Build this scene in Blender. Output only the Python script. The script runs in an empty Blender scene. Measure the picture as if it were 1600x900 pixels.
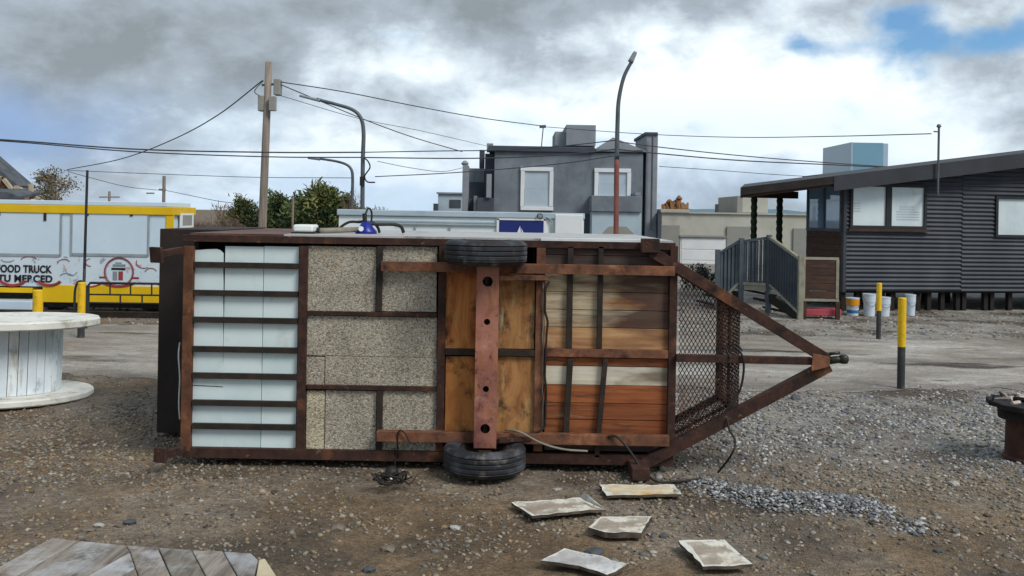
import bpy, bmesh, math, random
import numpy as np
from mathutils import Vector, Matrix, noise as mnoise

# ------------------------------------------------------------------ camera, sky, sun, exposure
F, CX, CY, H = 1400.0, 800.0, 335.0, 1.84          # focal length and principal point in photo pixels, eye height in metres
ROLL = math.radians(1.0)
SC = bpy.context.scene
COL = SC.collection
cam_data = bpy.data.cameras.new('camera')
cam_data.sensor_width = 36.0
cam_data.lens = F / 1600.0 * 36.0
cam_data.shift_y = -(450.0 - CY) / 1600.0
cam_data.clip_start, cam_data.clip_end = 0.1, 4000.0
cam = bpy.data.objects.new('camera', cam_data)
COL.objects.link(cam)
cam.matrix_world = Matrix.Translation((0, 0, H)) @ Matrix.Rotation(math.pi / 2, 4, 'X') @ Matrix.Rotation(ROLL, 4, 'Z')
SC.camera = cam
SC.view_settings.view_transform = 'Standard'
SC.view_settings.look = 'None'
SC.view_settings.gamma = 1.0
SC.view_settings.use_curve_mapping = False
SC.view_settings.exposure = 0.85
SC.cycles.use_denoising = True
SC.cycles.max_bounces = 5

SUN_EL, SUN_AZ = math.radians(45), math.radians(132)   # azimuth clockwise from +Y (the view direction)
sun_dir = Vector((math.sin(SUN_AZ) * math.cos(SUN_EL), math.cos(SUN_AZ) * math.cos(SUN_EL), math.sin(SUN_EL)))
sd = bpy.data.lights.new('sun', 'SUN')
sd.energy, sd.angle, sd.color = 1.45, math.radians(22), (1.0, 0.96, 0.91)
sun = bpy.data.objects.new('sun', sd)
COL.objects.link(sun)
sun.rotation_euler = sun_dir.to_track_quat('Z', 'Y').to_euler()
sun.location = sun_dir * 50


def P(px, py, d):
    """photo pixel + distance along the view axis -> world point"""
    dx, dy = px - CX, py - CY
    c, s = math.cos(ROLL), math.sin(ROLL)
    x, y = dx * c + dy * s, -dx * s + dy * c
    return Vector((x / F * d, d, H - y / F * d))


def G(px, py, z=0.0):
    """photo pixel -> point on the horizontal plane at height z"""
    a = P(px, py, 1.0)
    return P(px, py, (H - z) / (H - a.z))


def new_world():
    w = bpy.data.worlds.new('World')
    SC.world = w
    w.use_nodes = True
    nt = w.node_tree
    nt.nodes.clear()
    N, L = nt.nodes.new, nt.links.new
    out, bg = N('ShaderNodeOutputWorld'), N('ShaderNodeBackground')
    bg.inputs['Strength'].default_value = 0.1
    L(bg.outputs[0], out.inputs[0])
    sky = N('ShaderNodeTexSky')
    sky.sky_type = 'NISHITA'
    sky.sun_disc = False
    sky.sun_elevation, sky.sun_rotation = SUN_EL, SUN_AZ
    sky.air_density, sky.dust_density = 1.0, 0.6
    tc = N('ShaderNodeTexCoord')
    gen = tc.outputs['Generated']

    def math_(op, a, b=None, clamp=False):
        n = N('ShaderNodeMath'); n.operation = op; n.use_clamp = clamp
        for i, v in enumerate((a, b)):
            if v is None: continue
            if isinstance(v, (int, float)): n.inputs[i].default_value = v
            else: L(v, n.inputs[i])
        return n.outputs[0]

    def noise(scale, stretch, loc, detail=8, rough=0.55, dist=0.0):
        m = N('ShaderNodeMapping'); m.inputs['Scale'].default_value = stretch; m.inputs['Location'].default_value = loc
        L(gen, m.inputs['Vector'])
        n = N('ShaderNodeTexNoise'); n.inputs['Scale'].default_value = scale; n.inputs['Detail'].default_value = detail
        n.inputs['Roughness'].default_value = rough; n.inputs['Distortion'].default_value = dist
        L(m.outputs[0], n.inputs['Vector'])
        return n.outputs['Fac']

    warp = N('ShaderNodeTexNoise'); warp.inputs['Scale'].default_value = 7; warp.inputs['Detail'].default_value = 6
    L(gen, warp.inputs['Vector'])
    wv = N('ShaderNodeVectorMath'); wv.operation = 'MULTIPLY_ADD'
    wv.inputs[1].default_value = (0.16, 0.16, 0.12); L(warp.outputs['Color'], wv.inputs[0])
    wv.inputs[2].default_value = (-0.08, -0.08, -0.06)
    wa = N('ShaderNodeVectorMath'); wa.operation = 'ADD'; L(gen, wa.inputs[0]); L(wv.outputs[0], wa.inputs[1])
    wdir = wa.outputs[0]

    def bank(px, py, rx, rz, lo=0.0, hi=1.0):
        """soft elliptical cloud bank around a sky direction"""
        d = (P(px, py, 1.0) - Vector((0, 0, H))).normalized()
        s = N('ShaderNodeVectorMath'); s.operation = 'SUBTRACT'; L(wdir, s.inputs[0]); s.inputs[1].default_value = d
        k = N('ShaderNodeVectorMath'); k.operation = 'MULTIPLY'; L(s.outputs[0], k.inputs[0]); k.inputs[1].default_value = (1 / rx, 1 / rx, 1 / rz)
        l = N('ShaderNodeVectorMath'); l.operation = 'LENGTH'; L(k.outputs[0], l.inputs[0])
        r = N('ShaderNodeMapRange'); r.interpolation_type = 'SMOOTHSTEP'
        L(l.outputs['Value'], r.inputs['Value'])
        r.inputs['From Min'].default_value = 1.0; r.inputs['From Max'].default_value = 0.0
        r.inputs['To Min'].default_value = lo; r.inputs['To Max'].default_value = hi
        return r.outputs[0]

    sep = N('ShaderNodeSeparateXYZ'); L(gen, sep.inputs[0])
    n1 = noise(2.4, (1.0, 1.0, 2.6), (3.1, 1.7, 0.4), 9, 0.52, 0.25)
    n2 = noise(6.5, (1.0, 1.0, 1.9), (0.3, 5.2, 2.2), 9, 0.55, 0.2)
    n3 = noise(3.2, (1.0, 1.0, 3.2), (7.3, 0.2, 1.1), 8, 0.55, 0.4)
    # cloud brightness: heavy grey bases overhead, lit white flanks lower down
    sh = math_('ADD', math_('MULTIPLY', n1, 1.5), math_('MULTIPLY', n2, 1.65))
    n5 = noise(15.0, (1.0, 1.0, 1.5), (2.3, 1.2, 6.2), 9, 0.62, 0.3)
    sh = math_('ADD', sh, math_('MULTIPLY', n5, 0.85))
    sh = math_('SUBTRACT', sh, 1.45)
    hi = N('ShaderNodeMapRange'); hi.interpolation_type = 'SMOOTHSTEP'; L(sep.outputs['Z'], hi.inputs['Value'])
    hi.inputs['From Min'].default_value = 0.13; hi.inputs['From Max'].default_value = 0.30
    sh = math_('SUBTRACT', sh, math_('MULTIPLY', hi.outputs[0], 0.12))
    for px, py, rx, rz, a in ((650, 30, .42, .11, -.32), (130, 90, .30, .12, -.20), (330, 175, .2, .05, -.12), (1000, 60, .2, .08, -.10),
                              (880, 205, .55, .13, .34), (250, 150, .14, .035, .22), (560, 110, .12, .06, .25), (1420, 170, .35, .14, .34), (1050, 110, .2, .1, .2)):
        sh = math_('ADD', sh, bank(px, py, rx, rz, 0.0, a))
    ramp = N('ShaderNodeValToRGB'); L(sh, ramp.inputs[0])
    e = ramp.color_ramp.elements
    e[0].position, e[0].color = 0.05, (1.62, 1.86, 2.05, 1)
    e[1].position, e[1].color = 0.95, (5.8, 6.3, 6.5, 1)
    m = ramp.color_ramp.elements.new(0.42); m.color = (2.45, 2.85, 3.25, 1)
    m = ramp.color_ramp.elements.new(0.68); m.color = (3.9, 4.5, 4.95, 1)
    # thin bluish cloud low down, open blue gaps high on the right
    low = N('ShaderNodeMapRange'); low.interpolation_type = 'SMOOTHSTEP'; L(sep.outputs['Z'], low.inputs['Value'])
    low.inputs['From Min'].default_value = 0.17; low.inputs['From Max'].default_value = 0.0
    thin = math_('MULTIPLY', low.outputs[0], math_('ADD', math_('MULTIPLY', math_('SUBTRACT', n3, 0.30), 2.6), math_('MULTIPLY', math_('SUBTRACT', n2, 0.5), 2.2), True), True)
    tint = N('ShaderNodeMixRGB'); tint.inputs['Color2'].default_value = (2.5, 3.5, 4.8, 1)
    L(math_('MULTIPLY', thin, 0.72), tint.inputs['Fac']); L(ramp.outputs[0], tint.inputs['Color1'])
    tint2 = N('ShaderNodeMixRGB'); tint2.inputs['Color2'].default_value = (1.5, 2.4, 4.1, 1)
    L(bank(20, 185, .18, .06, 0.0, 0.75), tint2.inputs['Fac']); L(tint.outputs[0], tint2.inputs['Color1'])
    gap = math_('ADD', bank(1425, 55, .085, .075, 0, 1.0), bank(1275, 78, .07, .03, 0, .75))
    gap = math_('ADD', gap, bank(1585, 75, .11, .055, 0, 1.0))
    gap = math_('ADD', gap, math_('MULTIPLY', math_('SUBTRACT', n2, 0.5), 2.4))
    gr = N('ShaderNodeMapRange'); gr.interpolation_type = 'SMOOTHSTEP'; L(gap, gr.inputs['Value'])
    gr.inputs['From Min'].default_value = 0.22; gr.inputs['From Max'].default_value = 0.85
    blue = N('ShaderNodeMixRGB'); blue.blend_type = 'MULTIPLY'; blue.inputs['Fac'].default_value = 1.0
    L(sky.outputs[0], blue.inputs['Color1']); blue.inputs['Color2'].default_value = (0.42, 0.60, 0.74, 1)
    fin = N('ShaderNodeMixRGB'); L(gr.outputs[0], fin.inputs['Fac']); L(tint2.outputs[0], fin.inputs['Color1']); L(blue.outputs[0], fin.inputs['Color2'])
    L(fin.outputs[0], bg.inputs['Color'])


new_world()

# ------------------------------------------------------------------ materials
def lin(h):
    h = h.lstrip('#')
    v = [int(h[i:i + 2], 16) / 255 for i in (0, 2, 4)]
    return tuple((c / 12.92 if c <= .04045 else ((c + .055) / 1.055) ** 2.4) for c in v) + (1.0,)


MATS = {}


def mat(name, cols, scale=6.0, stretch=(1, 1, 1), rough=0.8, metal=0.0, bump=0.15, bscale=40.0, detail=7, nrough=0.6, rnd=0.0, spec=0.4,
        lo=0.3, hi=0.7, blotch=None, coat=0.0, dist=0.0, bdist=0.01, rvar=0.0, xs=None):
    """noise-ramped surface; cols: 2+ hex colours; blotch=(hex, scale, threshold, softness) adds stains/rust with their own shape"""
    m = bpy.data.materials.new(name)
    m.use_nodes = True
    nt = m.node_tree
    N, L = nt.nodes.new, nt.links.new
    b = nt.nodes['Principled BSDF']
    b.inputs['Roughness'].default_value = rough
    b.inputs['Metallic'].default_value = metal
    b.inputs['Specular IOR Level'].default_value = spec
    b.inputs['Coat Weight'].default_value = coat
    tc = N('ShaderNodeTexCoord')
    vec = tc.outputs['Object']
    if rnd:
        oi = N('ShaderNodeObjectInfo')
        mu = N('ShaderNodeMath'); mu.operation = 'MULTIPLY'; mu.inputs[1].default_value = 37.0; L(oi.outputs['Random'], mu.inputs[0])
        ad = N('ShaderNodeVectorMath'); ad.operation = 'ADD'; L(vec, ad.inputs[0]); L(mu.outputs[0], ad.inputs[1])
        vec = ad.outputs[0]
    mp = N('ShaderNodeMapping'); mp.inputs['Scale'].default_value = stretch; L(vec, mp.inputs['Vector'])
    n = N('ShaderNodeTexNoise'); n.inputs['Scale'].default_value = scale; n.inputs['Detail'].default_value = detail
    n.inputs['Roughness'].default_value = nrough; n.inputs['Distortion'].default_value = dist
    L(mp.outputs[0], n.inputs['Vector'])
    r = N('ShaderNodeValToRGB'); L(n.outputs['Fac'], r.inputs[0])
    el = r.color_ramp.elements
    el[0].position, el[0].color = lo, lin(cols[0])
    el[1].position, el[1].color = hi, lin(cols[-1])
    for i, cc in enumerate(cols[1:-1]):
        q = el.new(lo + (hi - lo) * (i + 1) / (len(cols) - 1)); q.color = lin(cc)
    col = r.outputs[0]
    if blotch:
        for bl in (blotch if isinstance(blotch, list) else [blotch]):
            n2 = N('ShaderNodeTexNoise'); n2.inputs['Scale'].default_value = bl[1]; n2.inputs['Detail'].default_value = 8; n2.inputs['Roughness'].default_value = .65
            if len(bl) > 4:
                mp2 = N('ShaderNodeMapping'); mp2.inputs['Scale'].default_value = bl[4]; L(vec, mp2.inputs['Vector']); L(mp2.outputs[0], n2.inputs['Vector'])
            else:
                L(vec, n2.inputs['Vector'])
            mr = N('ShaderNodeMapRange'); L(n2.outputs['Fac'], mr.inputs['Value'])
            mr.inputs['From Min'].default_value = bl[2]; mr.inputs['From Max'].default_value = bl[2] + bl[3]
            mx = N('ShaderNodeMixRGB'); L(mr.outputs[0], mx.inputs['Fac']); L(col, mx.inputs['Color1']); mx.inputs['Color2'].default_value = lin(bl[0])
            col = mx.outputs[0]
    if xs:                                             # water stain that spreads in from one end: (hex, x0, x1, strength)
        sx = N('ShaderNodeSeparateXYZ'); L(tc.outputs['Object'], sx.inputs[0])
        g1 = N('ShaderNodeMapRange'); L(sx.outputs['X'], g1.inputs['Value']); g1.inputs['From Min'].default_value = xs[1]; g1.inputs['From Max'].default_value = xs[2]
        g1.inputs['To Min'].default_value = -.35; g1.inputs['To Max'].default_value = 1.2
        n4 = N('ShaderNodeTexNoise'); n4.inputs['Scale'].default_value = 2.4; n4.inputs['Detail'].default_value = 7
        mp4 = N('ShaderNodeMapping'); mp4.inputs['Scale'].default_value = (1.2, 1, 5); L(tc.outputs['Object'], mp4.inputs['Vector']); L(mp4.outputs[0], n4.inputs['Vector'])
        g2 = N('ShaderNodeMath'); g2.operation = 'ADD'; g2.use_clamp = True; L(g1.outputs[0], g2.inputs[0])
        g3 = N('ShaderNodeMapRange'); L(n4.outputs['Fac'], g3.inputs['Value']); g3.inputs['From Min'].default_value = .3; g3.inputs['From Max'].default_value = .7; g3.inputs['To Min'].default_value = -.55; g3.inputs['To Max'].default_value = .6
        L(g3.outputs[0], g2.inputs[1])
        g4 = N('ShaderNodeMath'); g4.operation = 'MULTIPLY'; L(g2.outputs[0], g4.inputs[0]); g4.inputs[1].default_value = xs[3]
        mx = N('ShaderNodeMixRGB'); L(g4.outputs[0], mx.inputs['Fac']); L(col, mx.inputs['Color1']); mx.inputs['Color2'].default_value = lin(xs[0]); col = mx.outputs[0]
    if rnd:
        hs = N('ShaderNodeHueSaturation'); L(col, hs.inputs['Color'])
        mr = N('ShaderNodeMapRange'); L(oi.outputs['Random'], mr.inputs['Value'])
        mr.inputs['To Min'].default_value = 1 - rnd; mr.inputs['To Max'].default_value = 1 + rnd
        L(mr.outputs[0], hs.inputs['Value']); col = hs.outputs[0]
    L(col, b.inputs['Base Color'])
    if rvar:
        mr = N('ShaderNodeMapRange'); L(n.outputs['Fac'], mr.inputs['Value'])
        mr.inputs['To Min'].default_value = rough - rvar; mr.inputs['To Max'].default_value = rough + rvar
        L(mr.outputs[0], b.inputs['Roughness'])
    if bump:
        n3 = N('ShaderNodeTexNoise'); n3.inputs['Scale'].default_value = bscale; n3.inputs['Detail'].default_value = 6
        L(mp.outputs[0], n3.inputs['Vector'])
        bp = N('ShaderNodeBump'); bp.inputs['Strength'].default_value = bump; bp.inputs['Distance'].default_value = bdist
        L(n3.outputs['Fac'], bp.inputs['Height']); L(bp.outputs[0], b.inputs['Normal'])
    MATS[name] = m
    return m


def mat_speckle(name, cols, scale, rough=0.9, bump=0.6, extra=None):
    """cells of mixed stone colours: exposed aggregate, fine gravel"""
    m = bpy.data.materials.new(name); m.use_nodes = True
    nt = m.node_tree; N, L = nt.nodes.new, nt.links.new
    b = nt.nodes['Principled BSDF']; b.inputs['Roughness'].default_value = rough
    tc = N('ShaderNodeTexCoord')
    v = N('ShaderNodeTexVoronoi'); v.inputs['Scale'].default_value = scale; L(tc.outputs['Object'], v.inputs['Vector'])
    sp = N('ShaderNodeSeparateColor'); L(v.outputs['Color'], sp.inputs[0])
    r = N('ShaderNodeValToRGB'); r.color_ramp.interpolation = 'LINEAR'; L(sp.outputs[0], r.inputs[0])
    el = r.color_ramp.elements
    el[0].position, el[0].color = 0.0, lin(cols[0]); el[1].position, el[1].color = 1.0, lin(cols[-1])
    for i, cc in enumerate(cols[1:-1]):
        q = el.new((i + 1) / (len(cols) - 1)); q.color = lin(cc)
    n = N('ShaderNodeTexNoise'); n.inputs['Scale'].default_value = 3.0; n.inputs['Detail'].default_value = 6; L(tc.outputs['Object'], n.inputs['Vector'])
    mr = N('ShaderNodeMapRange'); L(n.outputs['Fac'], mr.inputs['Value']); mr.inputs['From Min'].default_value = .3; mr.inputs['From Max'].default_value = .7
    mr.inputs['To Min'].default_value = .78; mr.inputs['To Max'].default_value = 1.18
    mx = N('ShaderNodeMixRGB'); mx.blend_type = 'MULTIPLY'; mx.inputs['Fac'].default_value = 1; L(r.outputs[0], mx.inputs['Color1']); L(mr.outputs[0], mx.inputs['Color2'])
    col = mx.outputs[0]
    if extra:
        n2 = N('ShaderNodeTexNoise'); n2.inputs['Scale'].default_value = extra[1]; n2.inputs['Detail'].default_value = 7; L(tc.outputs['Object'], n2.inputs['Vector'])
        m2 = N('ShaderNodeMapRange'); L(n2.outputs['Fac'], m2.inputs['Value']); m2.inputs['From Min'].default_value = extra[2]; m2.inputs['From Max'].default_value = extra[2] + .15
        x2 = N('ShaderNodeMixRGB'); L(m2.outputs[0], x2.inputs['Fac']); L(col, x2.inputs['Color1']); x2.inputs['Color2'].default_value = lin(extra[0]); col = x2.outputs[0]
    L(col, b.inputs['Base Color'])
    bp = N('ShaderNodeBump'); bp.inputs['Strength'].default_value = bump; bp.inputs['Distance'].default_value = .006; bp.invert = True
    L(v.outputs['Distance'], bp.inputs['Height']); L(bp.outputs[0], b.inputs['Normal'])
    MATS[name] = m
    return m


def mat_attr(name, rough=0.85, bump=0.3, bscale=60, spec=0.35, translucent=0.0):
    """colour from the per-piece attribute 'tone' with fine grain on top"""
    m = bpy.data.materials.new(name); m.use_nodes = True
    nt = m.node_tree; N, L = nt.nodes.new, nt.links.new
    b = nt.nodes['Principled BSDF']; b.inputs['Roughness'].default_value = rough; b.inputs['Specular IOR Level'].default_value = spec
    a = N('ShaderNodeAttribute'); a.attribute_name = 'tone'
    tc = N('ShaderNodeTexCoord')
    n = N('ShaderNodeTexNoise'); n.inputs['Scale'].default_value = bscale; n.inputs['Detail'].default_value = 5; L(tc.outputs['Object'], n.inputs['Vector'])
    mr = N('ShaderNodeMapRange'); L(n.outputs['Fac'], mr.inputs['Value']); mr.inputs['To Min'].default_value = .7; mr.inputs['To Max'].default_value = 1.3
    mx = N('ShaderNodeMixRGB'); mx.blend_type = 'MULTIPLY'; mx.inputs['Fac'].default_value = 1; L(a.outputs['Color'], mx.inputs['Color1']); L(mr.outputs[0], mx.inputs['Color2'])
    L(mx.outputs[0], b.inputs['Base Color'])
    if translucent:
        b.inputs['Transmission Weight'].default_value = 0
        b.inputs['Subsurface Weight'].default_value = 0
    if bump:
        bp = N('ShaderNodeBump'); bp.inputs['Strength'].default_value = bump; bp.inputs['Distance'].default_value = .004
        L(n.outputs['Fac'], bp.inputs['Height']); L(bp.outputs[0], b.inputs['Normal'])
    MATS[name] = m
    return m


mat('rust_dark', ['#211512', '#3a241c', '#503226'], 13, rough=.85, bump=.3, blotch=[('#774a2e', 3.2, .57, .16), ('#191110', 5, .53, .14), ('#82706a', 7, .64, .1), ('#8a5a38', 22, .62, .1)], lo=.25, hi=.75)
mat('rust_red', ['#4a2e22', '#6c4632', '#835c44'], 12, rough=.8, bump=.3, blotch=[('#96603a', 4, .53, .16), ('#38221c', 5.5, .53, .14), ('#947c6e', 4, .6, .14), ('#2a1a16', 24, .62, .1)], lo=.25, hi=.75)
mat('rust_orange', ['#38221a', '#5c3a28', '#785034'], 6, rough=.85, bump=.3, blotch=[('#2c1b16', 7, .54, .14), ('#8f5c30', 5, .6, .12)], lo=.25, hi=.75)
mat('axle_red', ['#7a4c3e', '#9a6654', '#ae7a66'], 4, rough=.7, bump=.2, blotch=[('#64383a', 5, .5, .16), ('#8a5a34', 6, .54, .14, (2.5, 1, .6)), ('#4c2a22', 13, .57, .1), ('#b58a78', 7, .6, .14)], lo=.25, hi=.75)
mat('iron_black', ['#16130f', '#262019', '#3a2a22'], 9, rough=.75, bump=.2, blotch=('#54301f', 6, .62, .12))
mat('steel_dark', ['#141416', '#202226', '#2b2d31'], 5, rough=.6, bump=.1)
mat('tar_panel', ['#17120f', '#221a17', '#2c211d'], 3, rough=.7, bump=.25, bscale=12, blotch=('#3a2a24', 5, .6, .15))
mat('white_panel', ['#c2d4d5', '#cfdedf', '#d8e4e4'], 2, rough=.35, bump=.05, blotch=[('#b9bfae', 3.5, .58, .2), ('#a59a84', 5, .64, .14, (3, 1, .5)), ('#6e6558', 14, .7, .08)], rnd=.02)
mat_speckle('aggregate', ['#696153', '#8d8575', '#a89e8c', '#97938a', '#b9b09e', '#79715f', '#c6c0b2'], 105, extra=('#8f7a5c', 2.2, .62))
mat_speckle('aggregate_pale', ['#6c6654', '#9f977f', '#b5ab90', '#c9c0a6', '#8b8472'], 105)
mat('plywood', ['#683619', '#9c5a2b', '#bb7c40', '#884a22'], 2.6, (2.4, 2.4, .55), rough=.75, bump=.15, bscale=30, dist=1.8, blotch=[('#3a2418', 5.5, .54, .14), ('#b98a54', 4.5, .56, .14, (2.4, 1, .5)), ('#8a4722', 7, .56, .14), ('#241812', 16, .68, .08)], rnd=.1, lo=.25, hi=.75)
mat('plywood_tan', ['#644022', '#8c5f36', '#a87d4c', '#784e2a'], 2.6, (2.4, 2.4, .55), rough=.8, bump=.2, bscale=30, dist=1.8, blotch=[('#3a2a1e', 5.5, .54, .14), ('#b3a078', 4.2, .56, .14, (2.4, 1, .5)), ('#7c5228', 7, .56, .14), ('#241a14', 16, .69, .08)], rnd=.1, lo=.25, hi=.75)
mat('plank_red', ['#562e1a', '#804728', '#9c5c30', '#66391f'], 3.0, (.5, 3, 9), rough=.75, bump=.25, bscale=18, dist=.8, blotch=[('#33201a', 5, .52, .18, (.6, 2, 4)), ('#a08468', 3.4, .6, .12, (.5, 2, 5))], rnd=.16, lo=.25, hi=.75, xs=('#7a3a1c', .9, 1.9, .6))
mat('plank_pale', ['#7d6c58', '#a8987e', '#c2b498', '#9a7a52'], 2.6, (.45, 3, 6), rough=.85, bump=.25, bscale=18, dist=.8, blotch=[('#4f3a2e', 1.4, .56, .16, (.8, 1, 1.6)), ('#95602f', 2.0, .52, .16, (.6, 1, 3.4))], rnd=.1, xs=('#46302a', .85, 1.65, .92))
mat('plank_white', ['#b3a994', '#cdc5b2', '#d8d2c3'], 2.6, (.45, 3, 6), rough=.8, bump=.2, bscale=18, blotch=('#6a5638', 1.5, .6, .14, (.8, 1, 2.4)), rnd=.05, xs=('#5a4832', 1.0, 1.9, .8))
mat('plank_dark', ['#2b2320', '#4a3c36', '#665a50'], 2.6, (.5, 3, 6), rough=.85, bump=.3, bscale=18, blotch=('#8a7a62', 2.4, .62, .12, (.6, 1, 3)), rnd=.15)
mat('plank_honey', ['#86593a', '#ab8056', '#c39b70'], 2.6, (.45, 3, 6), rough=.75, bump=.2, bscale=18, dist=.6, blotch=[('#5a3a24', 1.8, .62, .14, (.7, 1, 2)), ('#c2b9a4', 1.2, .54, .12)], rnd=.1, xs=('#4a2e1e', 1.2, 2.1, .8))
mat('tyre', ['#17181b', '#24262b', '#34373d'], 5, rough=.7, bump=.15, blotch=[('#4a4e54', 5, .5, .16), ('#6c675f', 9, .56, .14)])
mat('rim_metal', ['#2a2624', '#4d4540'], 6, rough=.6, metal=.4)
mat('sheet_grey', ['#9a9894', '#b4b3b1', '#c4c4c3'], 3, (.5, 2, 2), rough=.45, metal=.2, bump=.05, blotch=[('#6a4c3e', 2.5, .6, .12), ('#8c8480', 7, .6, .1)])
mat('sheet_brown', ['#3a2620', '#5a3c32', '#735346'], 4, rough=.6, bump=.1, blotch=('#8f8076', 3, .6, .1))
mat('trim_white', ['#c4c8ca', '#dde0e0'], 3, rough=.5, bump=.05, blotch=('#9a948c', 6, .64, .1))
mat('cable_black', ['#141312', '#26231f'], 10, rough=.6, bump=0)
mat('cable_air', ['#34383c', '#464b50'], 3, rough=.7, bump=0)
mat('cable_grey', ['#6f6a60', '#8f897c'], 10, rough=.6, bump=0)
mat('grease', ['#12150f', '#262a1e', '#3b3a2c'], 12, rough=.45, bump=.4)
mat('glass_reflect', ['#b4c6cc', '#c8d5d8', '#d2dcdc'], 1.4, rough=.06, bump=0, spec=.7, coat=.6)  # bright sky reflection painted into the pane colour
mat('notice_print', ['#a3b1b6', '#afbcc0'], 3, rough=.4, bump=0)
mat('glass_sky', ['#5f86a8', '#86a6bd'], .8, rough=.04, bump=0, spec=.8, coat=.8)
mat('lamp_white', ['#d6dcd8', '#e6eae6'], 4, rough=.35, bump=0)
mat('blue_plastic', ['#0a1a70', '#12289a'], 4, rough=.35, bump=0)
mat('white_paint', ['#c3ced6', '#d3dde3', '#e0e5e6'], 4, (1, 1, .6), rough=.55, bump=.15, bscale=25, blotch=[('#9aa2a6', 5, .56, .14), ('#a39c8a', 4, .58, .14, (3, 3, .4)), ('#77705f', 16, .66, .06)], rnd=.06)
mat('white_paint_worn', ['#c2c3bb', '#d8d8d0', '#e0e0d8'], 3, rough=.7, bump=.25, bscale=18, blotch=[('#a09c8c', 5, .54, .14), ('#7a7464', 11, .62, .08)])
mat('yellow_paint', ['#c79a08', '#dcb010', '#e6bd20'], 5, rough=.55, bump=.1, blotch=[('#a88624', 8, .56, .12), ('#4a4030', 22, .64, .06)])
mat('yellow_fresh', ['#d0a800', '#e0b905'], 3, rough=.45, bump=.03, blotch=('#8d6c20', 6, .7, .1))
mat('post_grey', ['#2b2d2e', '#3d3f40'], 6, rough=.8, bump=.2, blotch=('#5c564c', 9, .56, .14))
mat('truck_white', ['#bccfdd', '#c8d9e4'], 1.5, rough=.35, bump=.02, blotch=('#b4bfc4', 3, .62, .2))  # white bodywork with the blue of the skylight tinted in
mat('truck_print', ['#bfced9', '#ccd8e0'], 2, rough=.4, bump=0, blotch=[('#b59aa0', 5.5, .6, .04), ('#8f99a4', 4.6, .63, .04), ('#a9c4c8', 7, .62, .05)])
mat('print_black', ['#0c1013', '#161a1e'], 3, rough=.6, bump=0)
mat('print_red', ['#7c2a2c', '#9a3c38'], 3, rough=.5, bump=0)
mat('print_grey', ['#6c7880', '#8a949a'], 3, rough=.5, bump=0)
mat('frame_grey', ['#7d868c', '#98a0a4'], 4, rough=.5, bump=.05)
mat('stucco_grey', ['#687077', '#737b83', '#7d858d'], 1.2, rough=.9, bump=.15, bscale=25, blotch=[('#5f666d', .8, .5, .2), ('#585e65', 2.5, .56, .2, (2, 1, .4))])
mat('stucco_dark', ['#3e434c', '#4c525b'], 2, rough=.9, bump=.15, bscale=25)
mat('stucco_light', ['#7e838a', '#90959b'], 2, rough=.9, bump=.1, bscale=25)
mat('stucco_blue', ['#9aacb8', '#afbfc8'], 1.2, rough=.85, bump=.1, bscale=20, blotch=('#8795a0', 2, .6, .2))
mat('stucco_cream', ['#a3a296', '#b0afa4', '#b9b8ae'], .8, rough=.9, bump=.12, bscale=14, blotch=('#918d82', 1.2, .56, .2))
mat('stucco_taupe', ['#858580', '#93938c'], 1.2, rough=.9, bump=.12, bscale=20)
mat('terracotta', ['#6c4a30', '#86603c', '#54381f'], 3, rough=.85, bump=.3)
mat('kiosk_white', ['#cbdadf', '#d8e3e6', '#dfe7e7'], .9, rough=.5, bump=.03, blotch=('#a9b4b2', 1.5, .6, .2))
mat('window_white', ['#d2d6d8', '#e0e3e4'], 2, rough=.5, bump=.03)
mat('pane_reflect', ['#a3b2bf', '#b3c0ca'], 1.5, rough=.4, bump=.03)  # house window panes, their pale reflection held in the colour
mat('sign_blue', ['#18245c', '#202f78'], 1.5, rough=.35, bump=0)
mat('logo_white', ['#d8d0e0', '#ece6f0'], 3, rough=.4, bump=0)
mat('siding', ['#2b3038', '#353b44', '#40474f'], 1.6, (1, 1, .5), rough=.6, metal=.0, bump=.05, blotch=('#2f3238', 2, .6, .2))
mat('roof_dark', ['#24272d', '#32353c'], 2, (1, 1, 1), rough=.6, bump=.1, blotch=('#53565c', 3, .64, .1))
mat('timber_brown', ['#2c1c16', '#402a20', '#4f352a'], 4, (1, 3, 3), rough=.75, bump=.2, rnd=.1)
mat('porch_brown', ['#231713', '#32221b', '#3e2b22'], 4, (1, 3, 3), rough=.75, bump=.2)
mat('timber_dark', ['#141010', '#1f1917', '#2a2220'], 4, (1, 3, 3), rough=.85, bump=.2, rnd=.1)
mat('timber_pale', ['#6c6a5c', '#8a8878', '#989484'], 5, rough=.8, bump=.15)
mat('rail_slate', ['#3a4248', '#49525a', '#565f66'], 3, rough=.65, bump=.05)
mat('post_green', ['#141c12', '#1f2a1a', '#2b3822'], 8, rough=.85, bump=.4)
mat('shade_mesh', ['#343b42', '#3f474e'], 20, rough=.8, bump=.1)
mat('red_board', ['#8f2c3a', '#b04a54', '#c26a70'], 3, rough=.5, bump=.05)
mat('plastic_white', ['#b9c4d0', '#ccd6de'], 3, rough=.4, bump=.03)
mat('plastic_orange', ['#c88410', '#dc9a1c'], 3, rough=.4, bump=.03)
mat('plastic_blue', ['#2b5a8a', '#3c73a6'], 3, rough=.4, bump=0)
mat('tower_glass', ['#6a93aa', '#7fa6ba'], .12, rough=.2, bump=0, spec=.5)
mat('tower_side', ['#9fb1c0', '#aebfcb'], .12, rough=.4, bump=0)
mat('pole_wood', ['#6c6158', '#857a70', '#968c82'], 4, (3, 3, .3), rough=.9, bump=.3)
mat('pole_steel', ['#4e5358', '#646a6e'], 4, rough=.55, metal=.3, bump=.05)
mat('pole_rust', ['#5c3430', '#7c4a42', '#8a5a50'], 4, (1, 1, .4), rough=.7, bump=.1)
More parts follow.
